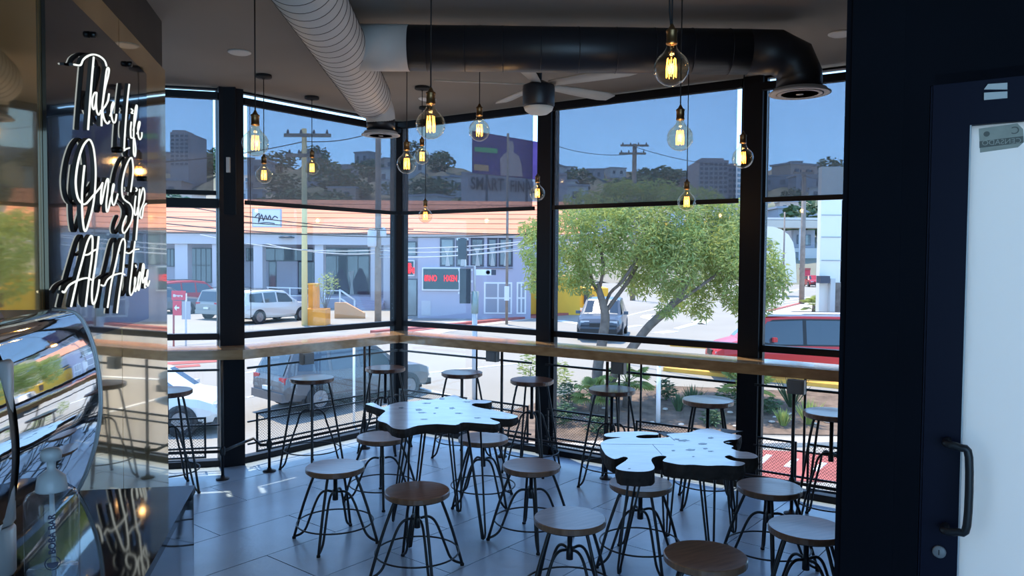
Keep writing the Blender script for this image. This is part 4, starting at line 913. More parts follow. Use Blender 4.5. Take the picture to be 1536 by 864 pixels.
# ---- cars
def car(name, label, px, py, heading, L, W, H, paint, kind='suv', rimn=10, sedan=False):
    p = ground(px, py); e = empty(name, (p.x, p.y, gz(p.y)), math.radians(heading), label=label, cat='car')
    if kind == 'suv': st = [(-.5, .34, .50, .50, .86), (-.488, .30, .56, .58, .92), (-.43, .26, .60, .95, .97), (-.28, .22, .60, .985, 1), (-.06, .20, .60, 1.0, 1), (.10, .20, .59, .965, 1), (.27, .22, .585, .62, 1), (.40, .24, .56, .575, .97), (.47, .28, .50, .52, .9), (.497, .33, .42, .43, .8)]
    elif kind == 'van': st = [(-.5, .3, .5, .52, .9), (-.492, .24, .52, .93, .95), (-.44, .2, .52, .99, .98), (-.2, .18, .52, 1.0, 1), (.05, .18, .52, 1.0, 1), (.22, .18, .52, .97, 1), (.36, .2, .52, .60, 1), (.45, .22, .48, .53, .96), (.485, .26, .42, .46, .88), (.5, .3, .36, .38, .8)]
    else: st = [(-.5, .32, .52, .53, .86), (-.485, .28, .58, .62, .92), (-.36, .24, .62, .72, .97), (-.24, .20, .62, .96, 1), (-.06, .20, .62, 1.0, 1), (.08, .20, .61, .97, 1), (.25, .22, .60, .64, 1), (.40, .24, .57, .585, .97), (.47, .28, .50, .52, .9), (.497, .33, .42, .43, .8)]
    hw = W/2; cs = []
    for fx, zb, zs, zt, wf in st:
        x = fx*L; gw = hw*wf; rw = gw*(0.78 if zt > zs+0.1 else 0.9)
        if zt <= zs+0.08: top_y = gw*0.86
        else: top_y = gw*0.76
        cs.append([(x, gw*0.9, zb*H*0.75), (x, gw*0.99, zb*H*1.15), (x, gw, zs*H*0.78), (x, gw*0.95, zs*H), (x, top_y, zt*H-0.03), (x, top_y*0.85, zt*H), (x, 0, zt*H+0.02)])
    body = MB(); vs = []; ns = 13
    for c in cs: vs += c + [(a, -b, d) for a, b, d in reversed(c[:-1])]
    n = ns; fs = [((k)*n+i, (k+1)*n+i, (k+1)*n+(i+1), k*n+i+1) for k in range(len(cs)-1) for i in range(n-1)]
    fs += [tuple(range(n)), tuple((len(cs)-1)*n+i for i in range(n-1, -1, -1))]
    fs += [(k*n, k*n+n-1, (k+1)*n+n-1, (k+1)*n) for k in range(len(cs)-1)]
    body.add(vs, fs, False); bo_ = body.build('body', paint, e)
    me = bo_.data
    # glazing
    def lerp3(a, b, t): return Vector(a).lerp(Vector(b), t)
    def sidept(fx, t, sgn):
        for k in range(len(st)-1):
            if st[k][0] <= fx <= st[k+1][0]:
                u = (fx-st[k][0])/(st[k+1][0]-st[k][0]); lo = lerp3(cs[k][3], cs[k+1][3], u); hi = lerp3(cs[k][4], cs[k+1][4], u); q = lo.lerp(hi, t); q.y = (q.y+0.008)*sgn; return q
    rs = {'suv': (-.435, .225, (-.40, -.235, -.215, -.05, -.03, .115)), 'van': (-.47, .33, (-.46, -.24, -.22, .0, .02, .21)), 'sedan': (-.30, .215, (-.24, -.10, -.085, .01, .02, .105))}[kind]
    wn = rs[2]
    for sgn in (1, -1):
        for a, b in ((wn[0], wn[1]), (wn[2], wn[3]), (wn[4], wn[5])):
            q = [sidept(a, .08, sgn), sidept(b, .08, sgn), sidept(b, .88, sgn), sidept(a, .88, sgn)]
            if b == wn[5]: q[1] = sidept(rs[1]-0.02, .15 if kind != 'x' else .1, sgn)
            if a == wn[0] and kind != 'van': q[0] = sidept(a-0.02, .2, sgn)
            MB().add(q, [(0, 1, 2, 3) if sgn < 0 else (3, 2, 1, 0)]).build('side_window', 'car_glass', e)
    def cross(k, name_):
        a, b = cs[k], cs[k+1]; q = []
        up = Vector((0.0, 0, 0.012)) if name_ == 'windscreen' else Vector((-0.012, 0, 0.006))
        f0, f1 = (0.08, 0.92)
        A, B = lerp3(a[4], b[4], f0), lerp3(a[4], b[4], f1); q = [A, B, Vector((B.x, -B.y, B.z)), Vector((A.x, -A.y, A.z))]
        for v in q: v.y *= 0.88
        dx = (Vector(b[4])-Vector(a[4])); nn = Vector((-dx.z, 0, dx.x)).normalized(); nn = nn if nn.z > 0 else -nn
        q = [v+nn*0.028+Vector((0, 0, 0.004)) for v in q]; MB().add(q, [(0, 1, 2, 3)]).build(name_, 'car_glass', e)
    kw_ = {'suv': (5, 1), 'van': (5, 0), 'sedan': (5, 2)}[kind]
    cross(kw_[0], 'windscreen'); cross(kw_[1], 'rear_window')
    wr_ = 0.205*H if kind != 'sedan' else 0.225*H; wr_ = min(wr_, 0.36); 
    for fx in (-.30, .31):
        for sgn in (1, -1):
            x = fx*L; y = sgn*(hw*0.90)
            R = Matrix.Translation((x, y, wr_)) @ Matrix.Rotation(-sgn*PI/2, 4, 'X')
            MB().lathe([(wr_*1.16, 0.0), (wr_*1.16, hw*0.105), (wr_*1.02, hw*0.108)], 24, m=R).build('wheel_arch', 'car_trim', e)
            wl_ = MB().lathe([(wr_*0.62, -0.14), (wr_*0.98, -0.12), (wr_, -0.05), (wr_, 0.07), (wr_*0.96, 0.10), (wr_*0.68, 0.105), (wr_*0.66, 0.06)], 28, m=R).build('wheel', 'tyre', e)
            rm = MB().lathe([(wr_*0.68, 0.100), (wr_*0.62, 0.112), (wr_*0.60, 0.06)], 24, m=R)
            for k in range(rimn):
                t = 2*PI*k/rimn; Q = R @ Matrix.Rotation(t, 4, 'Z'); rm.box(wr_*0.08, -wr_*0.045, 0.085, wr_*0.63, wr_*0.045, 0.108, Q)
            rm.lathe([(0.0, 0.112), (wr_*0.15, 0.110), (wr_*0.16, 0.08)], 12, m=R); rm.build('alloy_rim', 'rim', wl_)
    for sgn in (1, -1):
        zl = {'suv': .54, 'van': .42, 'sedan': .56}[kind]*H
        MB().box(-.497*L, sgn*hw*.86-.0, zl-.11, -.44*L, sgn*hw*.55, zl+.045).build('tail_lamp', 'tail', e) if sgn > 0 else MB().box(-.497*L, -hw*.86, zl-.11, -.44*L, -hw*.55, zl+.045).build('tail_lamp', 'tail', e)
        zf_ = {'suv': .46, 'van': .40, 'sedan': .47}[kind]*H; y0_, y1_ = sorted((sgn*hw*.80, sgn*hw*.42))
        MB().box(.44*L, y0_, zf_-.07, .492*L, y1_, zf_+.03).build('head_lamp', 'head', e)
        y0_, y1_ = sorted((sgn*hw*.98, sgn*(hw+.17))); MB().box(.17*L, y0_, .60*H, .17*L+.12, y1_, .60*H+.13).build('wing_mirror', paint, e)
    MB().box(-.512*L, -hw*.84, .20*H, -.47*L, hw*.84, .33*H).build('rear_bumper', paint, e); MB().box(.46*L, -hw*.8, .17*H, .512*L, hw*.8, .28*H).build('front_bumper', 'car_trim', e)
    MB().box(.488*L, -hw*.4, .33*H, .503*L, hw*.4, .42*H).build('grille', 'car_trim', e)
    MB().box(-.517*L, -.16, .36*H, -.50*L, .16, .36*H+.09).build('number_plate', 'plate', e)
    MB().box(-.40*L, -hw*.92, .15*H, .42*L, hw*.92, .22*H).build('sill', 'car_trim', e)
    if kind == 'van':
        for sgn in (1, -1):
            xs_ = [-.485+.01+k*.82/10 for k in range(11)]; vv = []
            for fx in xs_: vv += [sidept(fx, .03, sgn)-Vector((0, sgn*.003, 0)), sidept(fx, .93, sgn)-Vector((0, sgn*.003, 0))]
            MB().add(vv, [((2*k, 2*k+2, 2*k+3, 2*k+1) if sgn < 0 else (2*k+1, 2*k+3, 2*k+2, 2*k)) for k in range(10)]).build('window_surround', 'car_trim', e)
        MB().prism([(-.47*L, -hw*.72), (.22*L, -hw*.72), (.22*L, hw*.72), (-.47*L, hw*.72)], H*.985, H+.035).build('roof_panel', 'wire_pale', e)
    if kind != 'sedan':
        for sgn in (1, -1): MB().tube([(-.36*L, sgn*hw*.62, 1.0*H+.01), (-.33*L, sgn*hw*.62, 1.0*H+.035), (.0*L, sgn*hw*.62, 1.0*H+.04), (.06*L, sgn*hw*.62, .985*H+.01)], 0.018, 6).build('roof_rail', 'car_trim', e)
    return e
car('estate_car', 'dark grey-blue estate car parked below the window left of the corner post', 520, 600, 46, 4.7, 1.85, 1.62, 'car_navy', 'suv')
car('saloon_car', 'white car with a large spoked wheel just outside the left window', 220, 640, -2, 4.1, 1.85, 1.46, 'car_white', 'sedan')
car('hatchback_car', 'white car with a black rear lower body parked near the yellow pole', 402, 482, 60, 4.5, 1.85, 1.62, 'car_white', 'suv')
car('estate_car', 'grey car parked between the red one and the window post', 360, 476, 64, 4.5, 1.85, 1.6, 'car_grey', 'suv')
car('estate_car', 'dark red car parked at the far left beneath the mall windows', 288, 467, 50, 4.6, 1.9, 1.85, 'car_red', 'suv')
car('hatchback_car', 'blue-silver car coming toward the window behind the tree trunk', 905, 503, -102, 4.3, 1.85, 1.62, 'car_silver', 'suv')
car('van', 'bright red van with a long dark window band, right of the right window post', 1196, 564, 176, 5.6, 1.95, 2.0, 'car_bus', 'van')
car('small_car', 'small red car far up the street by the white tower', 1219, 430, -98, 4.2, 1.8, 1.5, 'car_red', 'sedan')
car('estate_car', 'dark car partly hidden by the mirrored wall in the car park', 244, 470, 20, 4.4, 1.8, 1.55, 'car_navy', 'suv')

# ---- facades
def pr(x0, y0, x1, y1, Y):                   # pixel rectangle on the plane at depth Y
    a, b = ony(x0, y0, Y), ony(x1, y1, Y); return min(a.x, b.x), max(a.x, b.x), min(a.z, b.z), max(a.z, b.z)
def fbox(x0, y0, x1, y1, Y, dp, m, nm, par, z0=None, z1=None, org=None):
    a, b, c, d = pr(x0, y0, x1, y1, Y); c = c if z0 is None else z0; d = d if z1 is None else z1
    iv = -Vector(par.location) if par else Vector()
    if par and par.parent: iv = -Vector(par.parent.location)
    mb = MB().box(a, Y, c, b, Y+dp, d); mb.v = [tuple(Vector(v)+iv) for v in mb.v]; return mb.build(nm, m, par)
def window(x0, y0, x1, y1, Y, par, nx=1, m='dark_glass', fr=0.06, nz=1, mm='mullion'):
    f = fbox(x0, y0, x1, y1, Y-0.03, 0.05, mm, 'window', par); iv = -Vector(par.location); a, b, c, d = pr(x0, y0, x1, y1, Y)
    for i in range(nx):
        for j in range(nz):
            u0 = a+fr+(b-a-fr)*i/nx; u1 = a+(b-a-fr)*(i+1)/nx; v0 = c+fr+(d-c-fr)*j/nz; v1 = c+(d-c-fr)*(j+1)/nz
            mb = MB().box(u0, Y-0.045, v0, u1, Y-0.028, v1); mb.v = [tuple(Vector(v)+iv) for v in mb.v]; mb.build('pane', m, f)
    return f
GZ = -1.5
YM = 49.0
mall = empty('shopping_building', (ony(500, 400, YM).x, YM, GZ), label='lilac shopping building with an orange roof and white columns across the road', cat='building')
fbox(150, 340, 606, 474, 53.0, 0.4, 'lilac', 'back_wall', mall, z0=GZ)
fbox(150, 349, 606, 368, YM, 4.0, 'lilac_pale', 'eaves', mall)
fbox(390, 452, 606, 474, YM+0.6, 3.3, 'lilac', 'podium', mall, z0=GZ, z1=GZ+0.75)
for x0, x1 in ((262, 282), (318, 334), (380, 394), (472, 485), (556, 566), (575, 592)): fbox(x0, 362, x1, 474, YM+0.2, 0.7, 'lilac_pale', 'column', mall, z0=GZ)
# roof: overlapping courses, the corner wing stands nearer
ivm = -Vector(mall.location)
def roof(x0, x1, Yf, Yb):
    a = ony(x0, 350, Yf); b = ony(x1, 350, Yf); z0 = ony(500, 350, Yf).z; z1 = ony(500, 300, Yb).z; nrow = 7
    for k in range(nrow):
        t0, t1 = k/nrow, (k+1)/nrow; ya, yb = Yf-0.3+(Yb-Yf+.3)*t0, Yf-0.3+(Yb-Yf+.3)*t1; za, zb_ = z0+(z1-z0)*t0, z0+(z1-z0)*t1
        m_ = MB().add([(a.x, ya, za-0.02), (b.x, ya, za-0.02), (b.x, ya, za+0.04), (a.x, ya, za+0.04), (a.x, yb, zb_), (b.x, yb, zb_)], [(0, 1, 2, 3), (3, 2, 5, 4)]); m_.v = [tuple(Vector(v)+ivm) for v in m_.v]; m_.build('roof_course', 'orange_roof', mall)
    vs = [(a.x, Yf-0.3, z0-.03), (b.x, Yf-0.3, z0-.03), (b.x, Yb, z1-.03), (a.x, Yb, z1-.03), (a.x, Yb+3, z1), (b.x, Yb+3, z1), (a.x, Yb+3, z0), (b.x, Yb+3, z0)]
    m_ = MB().add(vs, [(3, 2, 5, 4), (0, 3, 4, 6), (1, 7, 5, 2), (0, 6, 7, 1)]); m_.v = [tuple(Vector(v)+ivm) for v in m_.v]; m_.build('roof_deck', 'lilac_pale', mall); return z0
roof(150, 606, YM, YM+5); z0 = roof(603, 870, 41.5, 46.5)
# left wing openings
window(250, 373, 262, 400, 52.9, mall, 2); window(286, 372, 318, 424, 52.9, mall, 4, nz=2); window(330, 373, 340, 424, 52.9, mall)
window(369, 372, 380, 392, 52.9, mall, 1, nz=3); window(398, 372, 470, 392, 52.9, mall, 5); window(403, 392, 415, 452, 52.9, mall); window(447, 392, 472, 452, 52.9, mall, 2)
fbox(415, 392, 447, 452, 52.8, 0.15, 'lilac', 'blank_panel', mall)
window(488, 372, 554, 382, 52.9, mall, 4, 'pane_glass'); shop = window(488, 383, 554, 456, 52.9, mall, 4, 'dark_glass', nz=1)
# display silhouettes with gathered curtains inside the shop front
for cx in (511, 540):
    q = [ony(cx+dx, y, 52.82) for dx, y in ((-11, 448), (-12, 424), (-6, 412), (-1, 402), (3, 403), (8, 414), (12, 428), (11, 448))]
    m_ = MB().add([v+ivm for v in q]+[v+ivm+Vector((0, 0.03, 0)) for v in q], [tuple(range(8)), tuple(range(15, 7, -1))]+[(i, 8+i, 8+(i+1) % 8, (i+1) % 8) for i in range(8)]); m_.build('display_arch', 'purple_dark', mall)
for x0 in (496, 526):
    q = [ony(x, y, 52.8) for x, y in ((x0-3, 408), (x0+5, 406), (x0+3, 425), (x0+6, 450), (x0-2, 450), (x0, 425))]
    MB().add([v+ivm for v in q], [tuple(range(6))]).add([v+ivm+Vector((0, .02, 0)) for v in q], [tuple(range(5, -1, -1))]).build('curtain', 'curtain', mall)
# hanging lamp ellipse on the eaves
o = MB().lathe([(0.0, 0), (0.45, 0.0), (0.5, 0.06), (0.3, 0.12), (0.0, 0.12)], 20, ony(430, 357, YM-0.1)); o.v = [tuple(Vector(v)+ivm) for v in o.v]; o.build('eaves_lamp', 'mullion', mall)
# steps, white railings
a_ = ony(536, 460, YM)
for k in range(6):
    m_ = MB().box(ony(528, 460, YM-1).x, YM+0.6-0.32*(k+1), GZ, ony(572, 460, YM-1).x, YM+0.6-0.32*k, GZ+0.75*(1-(k+1)/7)); m_.v = [tuple(Vector(v)+ivm) for v in m_.v]; m_.build('step', 'lilac', mall)
def rail_line(pts, Y, r=0.05):
    for x0, y0, x1, y1 in pts:
        A, B = ony(x0, y0, Y), ony(x1, y1, Y); MB().tube([A+ivm, B+ivm], r, 6).build('white_railing', 'white_paint', mall)
rail_line([(400, 431, 470, 433), (400, 443, 470, 444), (435, 432, 435, 455), (402, 431, 402, 455), (486, 436, 512, 436), (486, 448, 510, 448), (487, 436, 487, 455)], YM-0.2, 0.045)
rail_line([(510, 434, 510, 462), (512, 436, 532, 450), (532, 450, 532, 472), (510, 447, 531, 462)], YM-1.2, 0.06)
# right wing, one step nearer
YR = 41.5
a, b, c, d = pr(627, 349, 796, 478, YR)
m_ = MB().box(a, YR, GZ, b, YR+8, z0+0.02); m_.v = [tuple(Vector(v)+ivm) for v in m_.v]; m_.build('corner_wall', 'lilac', mall)
fbox(604, 349, 798, 357, YR-0.15, 0.3, 'lilac_pale', 'eaves', mall)
fbox(596, 357, 628, 473, YR+0.6, 1.0, 'lilac', 'set_back_wall', mall, z0=GZ); window(604, 362, 625, 384, YR+0.55, mall, 1, 'pane_glass'); window(604, 418, 626, 474, YR+0.55, mall, 1, 'pane_glass')
for i, (x0, x1) in enumerate(((660, 682), (684, 703), (706, 726), (731, 746), (748, 769))):
    wv = window(x0, 357, x1, 400, YR, mall, 1, 'pane_glass', 0.1)
    cx = (x0+x1)/2; q = [ony(cx+dx, y, YR-0.06) for dx, y in ((-5, 372), (4, 372), (1, 382), (4, 399), (-3, 399), (-1, 382))]
    MB().add([v+ivm for v in q]+[v+ivm+Vector((0, .015, 0)) for v in q], [tuple(range(6)), tuple(range(11, 5, -1))]).build('tied_curtain', 'curtain', wv)
fbox(633, 401, 769, 402.5, YR-0.12, 0.12, 'mullion', 'window_ledge', mall)
for x0, x1, nx in ((726, 768, 2), (775, 789, 2)): window(x0, 423, x1, 471, YR, mall, nx, 'house_grey', 0.09, 2, 'white_paint')
window(632, 451, 646, 473, YR, mall, 1, 'lilac_pale', 0.05, 1, 'lilac_pale'); 
# signs on the mall
def sign_board(x0, y0, x1, y1, Y, m, nm, label, fm=None, dp=0.15):
    a, b, c, d = pr(x0, y0, x1, y1, Y); t = empty(nm, ((a+b)/2, Y, c), label=label, cat='sign')
    if fm: MB().box(a-(a+b)/2, 0, 0, b-(a+b)/2, dp, d-c).build('sign_frame', fm, t); f = 0.07; MB().box(a-(a+b)/2+f, -0.02, f, b-(a+b)/2-f, 0.02, d-c-f).build('sign_face', m, t)
    else: MB().box(a-(a+b)/2, 0, 0, b-(a+b)/2, dp, d-c).build('sign_face', m, t)
    return t, b-a, d-c
def sign_text(t, txt, size, m, x, z, yo=-0.06, sx_=1.0, bold=0.0): return put_text('lettering', txt, size, m, (x, yo, z), (1, 0, 0), (0, 0, 1), t, 0.01, bold=bold, sx_=sx_)
t, W_, H_ = sign_board(633, 401, 690, 436, YR-0.155, 'led_board', 'led_sign', 'dark electronic sign with two red glowing words on the lilac corner wall', 'white_paint')
sign_text(t, '8RNO', 0.46, 'led_red', -W_*0.27, H_*0.52, bold=0.012, sx_=0.55); sign_text(t, 'HXEN', 0.46, 'led_red', W_*0.25, H_*0.52, bold=0.012, sx_=0.58)
t, W_, H_ = sign_board(600, 390, 622, 414, YR+0.445, 'led_board', 'led_sign', 'small dark electronic sign glowing red beside the corner post', 'white_paint')
sign_text(t, 'HR', 0.3, 'led_red', 0.05, H_*0.66, bold=0.02); sign_text(t, 'HM', 0.4, 'led_red', 0.1, H_*0.33, bold=0.03)
t, W_, H_ = sign_board(378, 313, 422, 341, 48.6, 'white_paint', 'roof_sign', 'white framed sign with grey script on the orange roof', 'wire_pale')
m_ = MB()
for pts in ([(-.7, .55), (-.45, .75), (-.5, .25), (-.3, .7), (-.2, .35), (-.05, .65), (.05, .4), (.2, .65), (.3, .4), (.5, .6), (.7, .5)], [(-.5, .2), (0, .25), (.5, .2)]):
    m_.tube(smoothpath([(x*W_*.55, -0.04, z*H_) for x, z in pts], 3), 0.03, 5)
m_.build('script_mark', 'sign_letter', t)

# yellow building behind the tree
t = empty('yellow_building', (ony(840, 440, 45).x, 45, GZ), label='bright yellow low building behind the tree crown', cat='building')
fbox(796, 418, 870, 474, 45, 6, 'yellow_wall', 'wall', t, z0=GZ); window(797, 408, 822, 425, 44.9, t, 1, 'dark_glass'); fbox(806, 440, 812, 474, 44.9, .1, 'yellow_paint', 'door', t, z0=GZ)
fbox(870, 432, 912, 468, 52, 4, 'yellow_wall', 'side_wing', t, z0=GZ); window(876, 436, 884, 456, 51.9, t, 1, 'dark_glass'); fbox(796, 415, 870, 419, 44.8, 6.3, 'yellow_paint', 'parapet', t)
# sign building + billboard
t = empty('grey_building', (ony(750, 290, 85).x, 85, GZ), label='grey building with large dark capital letters below the billboard', cat='building')
fbox(692, 260, 850, 330, 85, 10, 'sign_grey', 'wall', t, z0=GZ); fbox(692, 258, 850, 262, 84.8, 10.3, 'house_grey', 'parapet', t)
p = ony(731, 277, 84.8) - Vector(t.location); put_text('lettering', 'SMART', 1.9, 'sign_letter', p, (1, 0, -0.05), (0, 0, 1), t, 0.08, bold=0.03, sx_=0.62)
p = ony(785, 281, 84.8) - Vector(t.location); put_text('lettering', 'FINAL', 1.8, 'sign_letter', p, (1, 0, -0.05), (0, 0, 1), t, 0.08, sx_=0.62)
t = empty('billboard', (ony(760, 262, 78).x, 78, GZ), label='purple billboard with a person in tan, seen through the blind', cat='billboard')
bv = -Vector(t.location)
def flatpoly(pxs, Y, m, nm, par, iv, th=0.1):
    f = [ony(x, y, Y)+iv for x, y in pxs]; b = [v+Vector((0, th, 0)) for v in f]; n = len(f)
    fs = [tuple(range(n)), tuple(range(2*n-1, n-1, -1))]+[(i, n+i, n+(i+1) % n, (i+1) % n) for i in range(n)]
    return MB().add(f+b, fs).build(nm, m, par)
flatpoly([(708, 196), (737, 201), (814, 214), (814, 270), (708, 259)], 78, 'board_purple', 'board_face', t, bv, 0.4)
flatpoly([(712, 220), (746, 223), (746, 230), (712, 227)], 77.9, 'board_green', 'printed_band', t, bv, 0.05); flatpoly([(711, 246), (733, 248), (733, 257), (711, 255)], 77.9, 'board_orange', 'printed_band', t, bv, 0.05)
flatpoly([(751, 263), (750, 238), (756, 231), (761, 228), (761, 218), (764, 211), (769, 212), (771, 219), (770, 228), (778, 234), (782, 246), (784, 265)], 77.9, 'board_tan', 'printed_figure', t, bv, 0.05)
for x in (730, 790): fbox(x-1.5, 258, x+1.5, 320, 78.2, 0.5, 'mullion', 'support_leg', t, z0=GZ)

# ---- poles, wires
def pole(px, Y, ytop, ybase, r, m, name, label, arms=()):
    b = ony(px, ybase, Y); tz = ony(px, ytop, Y).z; t = empty(name, (b.x, Y, gz(Y)), label=label, cat='pole'); h = tz-gz(Y)
    MB().tube([(0, 0, -0.05), (0, 0, h)], [r, r*0.8], 12).build('shaft', m, t)
    for (yy, x0, x1) in arms:
        z = ony(px, yy, Y).z-gz(Y); a, c = ony(x0, yy, Y).x-b.x, ony(x1, yy, Y).x-b.x
        ar = MB().box(a, -r-0.12, z-0.08, c, -r, z+0.08).build('crossarm', 'pole_wood', t)
        for k in range(4):
            x = a+(c-a)*(k+.3)/3.6; MB().lathe([(0.05, 0), (0.07, 0.05), (0.03, 0.18), (0.0, 0.2)], 8, (x, -r-.06, z+.08)).build('insulator', 'mullion', ar)
    return t
P1 = pole(457, 36.5, 193, 482, 0.15, 'pole_yellow', 'utility_pole', 'yellow-painted utility pole left of the planter, crossarms behind the blind', ((204, 428, 498), (234, 432, 483)))
P2 = pole(567, 38, 190, 480, 0.17, 'pole_wood', 'utility_pole', 'weathered wooden utility pole just left of the corner post')
for px, py, r, h in ((558, 358, .22, .8), (575, 350, .15, .4)):
    q = ony(px, py, 37.6)-Vector(P2.location); MB().lathe([(r*.8, -h/2), (r, -h/2+.05), (r, h/2), (r*.6, h/2+.08), (0, h/2+.1)], 14, q).build('transformer', 'wire_pale', P2)
P3_ = pole(760, 38, 200, 470, 0.07, 'pole_wood', 'metal_pole', 'thin dark pole in front of the garage gates')
MB().box(-.12, -.25, 1.2, .12, -.06, 1.9).build('meter_box', 'white_paint', P3_)
pole(949, 62, 216, 440, 0.22, 'pole_wood', 'utility_pole', 'double-crossarm utility pole rising above the tree crown', ((219, 930, 972), (231, 928, 968)))
pole(1203, 58, 256, 425, 0.2, 'pole_wood', 'utility_pole', 'grey utility pole up the street right of the last window post', ((260, 1188, 1219),))
pole(1228, 74, 345, 424, 0.16, 'pole_wood', 'utility_pole', 'thin pole beside the white tower')
pole(1176, 66, 318, 372, 0.08, 'pole_wood', 'utility_pole', 'short thin pole above the white curved building')
def wire(a, Ya, b, Yb, sag, m='wire', r=0.022):
    A, B = ony(*a, Ya), ony(*b, Yb); n = 16; pts = [A.lerp(B, k/n)-Vector((0, 0, sag*4*(k/n)*(1-k/n))) for k in range(n+1)]
    o = MB().tube(pts, r, 4).build('overhead_wire', m); return tag(o, 'thin overhead cable crossing in front of the mall and road', 'cable', 'overhead cables across the street')
for a_, Ya, b_, Yb, sg, m_ in (((200,322),30,(870,352),40,.2,'wire'), ((200,330),30,(860,345),38,.5,'wire'), ((200,340),30,(567,348),38,.2,'wire'), ((230,300),34,(620,344),38,.3,'wire'),
      ((300,352),34,(567,375),38,.3,'wire_pale'), ((567,375),38,(850,352),30,.35,'wire_pale'), ((567,381),38,(850,358),30,.35,'wire_pale'), ((400,366),36,(567,380),38,.2,'wire_pale'), ((567,386),38,(1100,322),24,.4,'wire_pale'), ((567,372),38,(1100,312),24,.4,'wire_pale'),
      ((200,245),36,(457,212),36.5,.2,'wire'), ((457,212),36.5,(567,196),38,.2,'wire'), ((949,219),62,(1130,250),58,.4,'wire'), ((820,214),60,(949,231),62,.4,'wire'), ((1201,262),58,(1270,268),50,.2,'wire')):
    wire(a_, Ya, b_, Yb, sg, m_)
# traffic light with its street sign
TY = 22.5; tb = ground(712, 598); t = empty('traffic_light', (tb.x, tb.y, gz(tb.y)), label='traffic light on a grey post seen from behind, before the lilac wall', cat='traffic light'); iv = -Vector(t.location); TY = tb.y
A = ony(712, 598, TY); 
MB().tube([ony(712, 598, TY)+iv, ony(712, 438, TY)+iv], 0.075, 12).build('post', 'wire_pale', t); MB().tube([ony(712, 470, TY)+iv, ony(713, 437, TY)+iv], 0.10, 12).build('control_sleeve', 'sign_green', t)
MB().tube([ony(712, 440, TY)+iv, ony(712, 399, TY)+iv, ony(698, 399, TY)+iv, ony(696, 360, TY)+iv], 0.03, 8).build('bracket', 'wire_pale', t)
for x0, y0, x1, y1, n in ((690, 403, 706, 455, 3), (687.5, 358, 700, 389, 2)):
    a, b, c, d = pr(x0, y0, x1, y1, TY); hd = MB().box(a+iv.x, -0.1, c+iv.z, b+iv.x, 0.1, d+iv.z).build('signal_head', 'fan_body', t)
    for k in range(n):
        z = c+(d-c)*(k+.5)/n+iv.z; R = Matrix.Translation(((a+b)/2+iv.x, 0.1, z)) @ Matrix.Rotation(-PI/2, 4, 'X')
        MB().lathe([(0.12, 0), (0.125, 0.16), (0.115, 0.16), (0.11, 0.0)], 16, m=R).build('visor', 'fan_body', hd)
        for sg in (a, b): MB().box(sg+iv.x-.05, -0.02, z+.10, sg+iv.x+.05, 0.02, z+.16).build('side_fin', 'white_paint', hd)
fb = pr(714, 404, 737, 413, TY); MB().box(fb[0]+iv.x, -.02, fb[2]+iv.z, fb[1]+iv.x, .01, fb[3]+iv.z).build('street_plate', 'white_paint', t)
fb = pr(737, 404.5, 744, 412.5, TY); MB().box(fb[0]+iv.x, -.02, fb[2]+iv.z, fb[1]+iv.x, .01, fb[3]+iv.z).build('dark_plate', 'mullion', t)
R = Matrix.Translation(ony(732, 408.5, TY)+iv+Vector((0, -.03, 0))) @ Matrix.Rotation(PI/2, 4, 'X'); MB().lathe([(0.06, 0), (0.06, .008), (0.04, .008), (0.04, 0)], 16, m=R).build('round_mark', 'mullion', t)
# white bollard-like posts near the bed
for px, py, yt, r, lab in ((987, 636, 546, 0.055, 'slim white post standing in the planting bed behind the right table'), (531, 640, 512, 0.03, 'slim pale post behind the left bay rail')):
    b = ground(px, py); h = ony(px, yt, b.y).z-gz(b.y); t = empty('white_post', (b.x, b.y, gz(b.y)), label=lab, cat='post'); MB().tube([(0, 0, 0), (0, 0, h)], r, 10).build('shaft', 'white_paint', t); MB().lathe([(r*1.3, h), (r*1.3, h+.03), (0, h+.05)], 10).build('cap', 'white_paint', t)
# red entrance sign
b = ground(262, 532); YS = b.y; t = empty('entrance_sign', (b.x, YS, gz(YS)), label='red entrance sign with a white arrow beside a pale board', cat='sign'); iv = -Vector(t.location)
for x in (260.5, 279): MB().tube([ony(x, 540, YS)+iv, ony(x, 440, YS)+iv], 0.035, 8).build('post', 'wire_pale' if x > 270 else 'red_paint', t)
def sgn(x0, y0, x1, y1, m, nm, yo=-.05, th=.04, par=None):
    a, b_, c, d = pr(x0, y0, x1, y1, YS); return MB().box(a+iv.x, yo, c+iv.z, b_+iv.x, yo+th, d+iv.z).build(nm, m, par or t)
sgn(258, 436, 279, 450, 'sign_red', 'name_board'); sgn(260, 451, 273, 473, 'sign_red', 'arrow_board'); sgn(273, 452, 286, 479, 'sign_grey', 'pale_board', -.03)
put_text('lettering', 'Bienes', 0.13, 'white_paint', ony(268, 443.5, YS)+iv+Vector((0, -.07, 0)), (1, 0, 0), (0, 0, 1), t, 0.004, bold=.004)
q = [ony(x, y, YS)+iv+Vector((0, -.07, 0)) for x, y in ((262.5, 461.5), (266, 457), (266, 460.3), (270, 460.3), (270, 462.7), (266, 462.7), (266, 466))]; MB().add(q, [tuple(range(7))]).add([v+Vector((0, .01, 0)) for v in q], [tuple(range(6, -1, -1))]).build('white_arrow', 'white_paint', t)
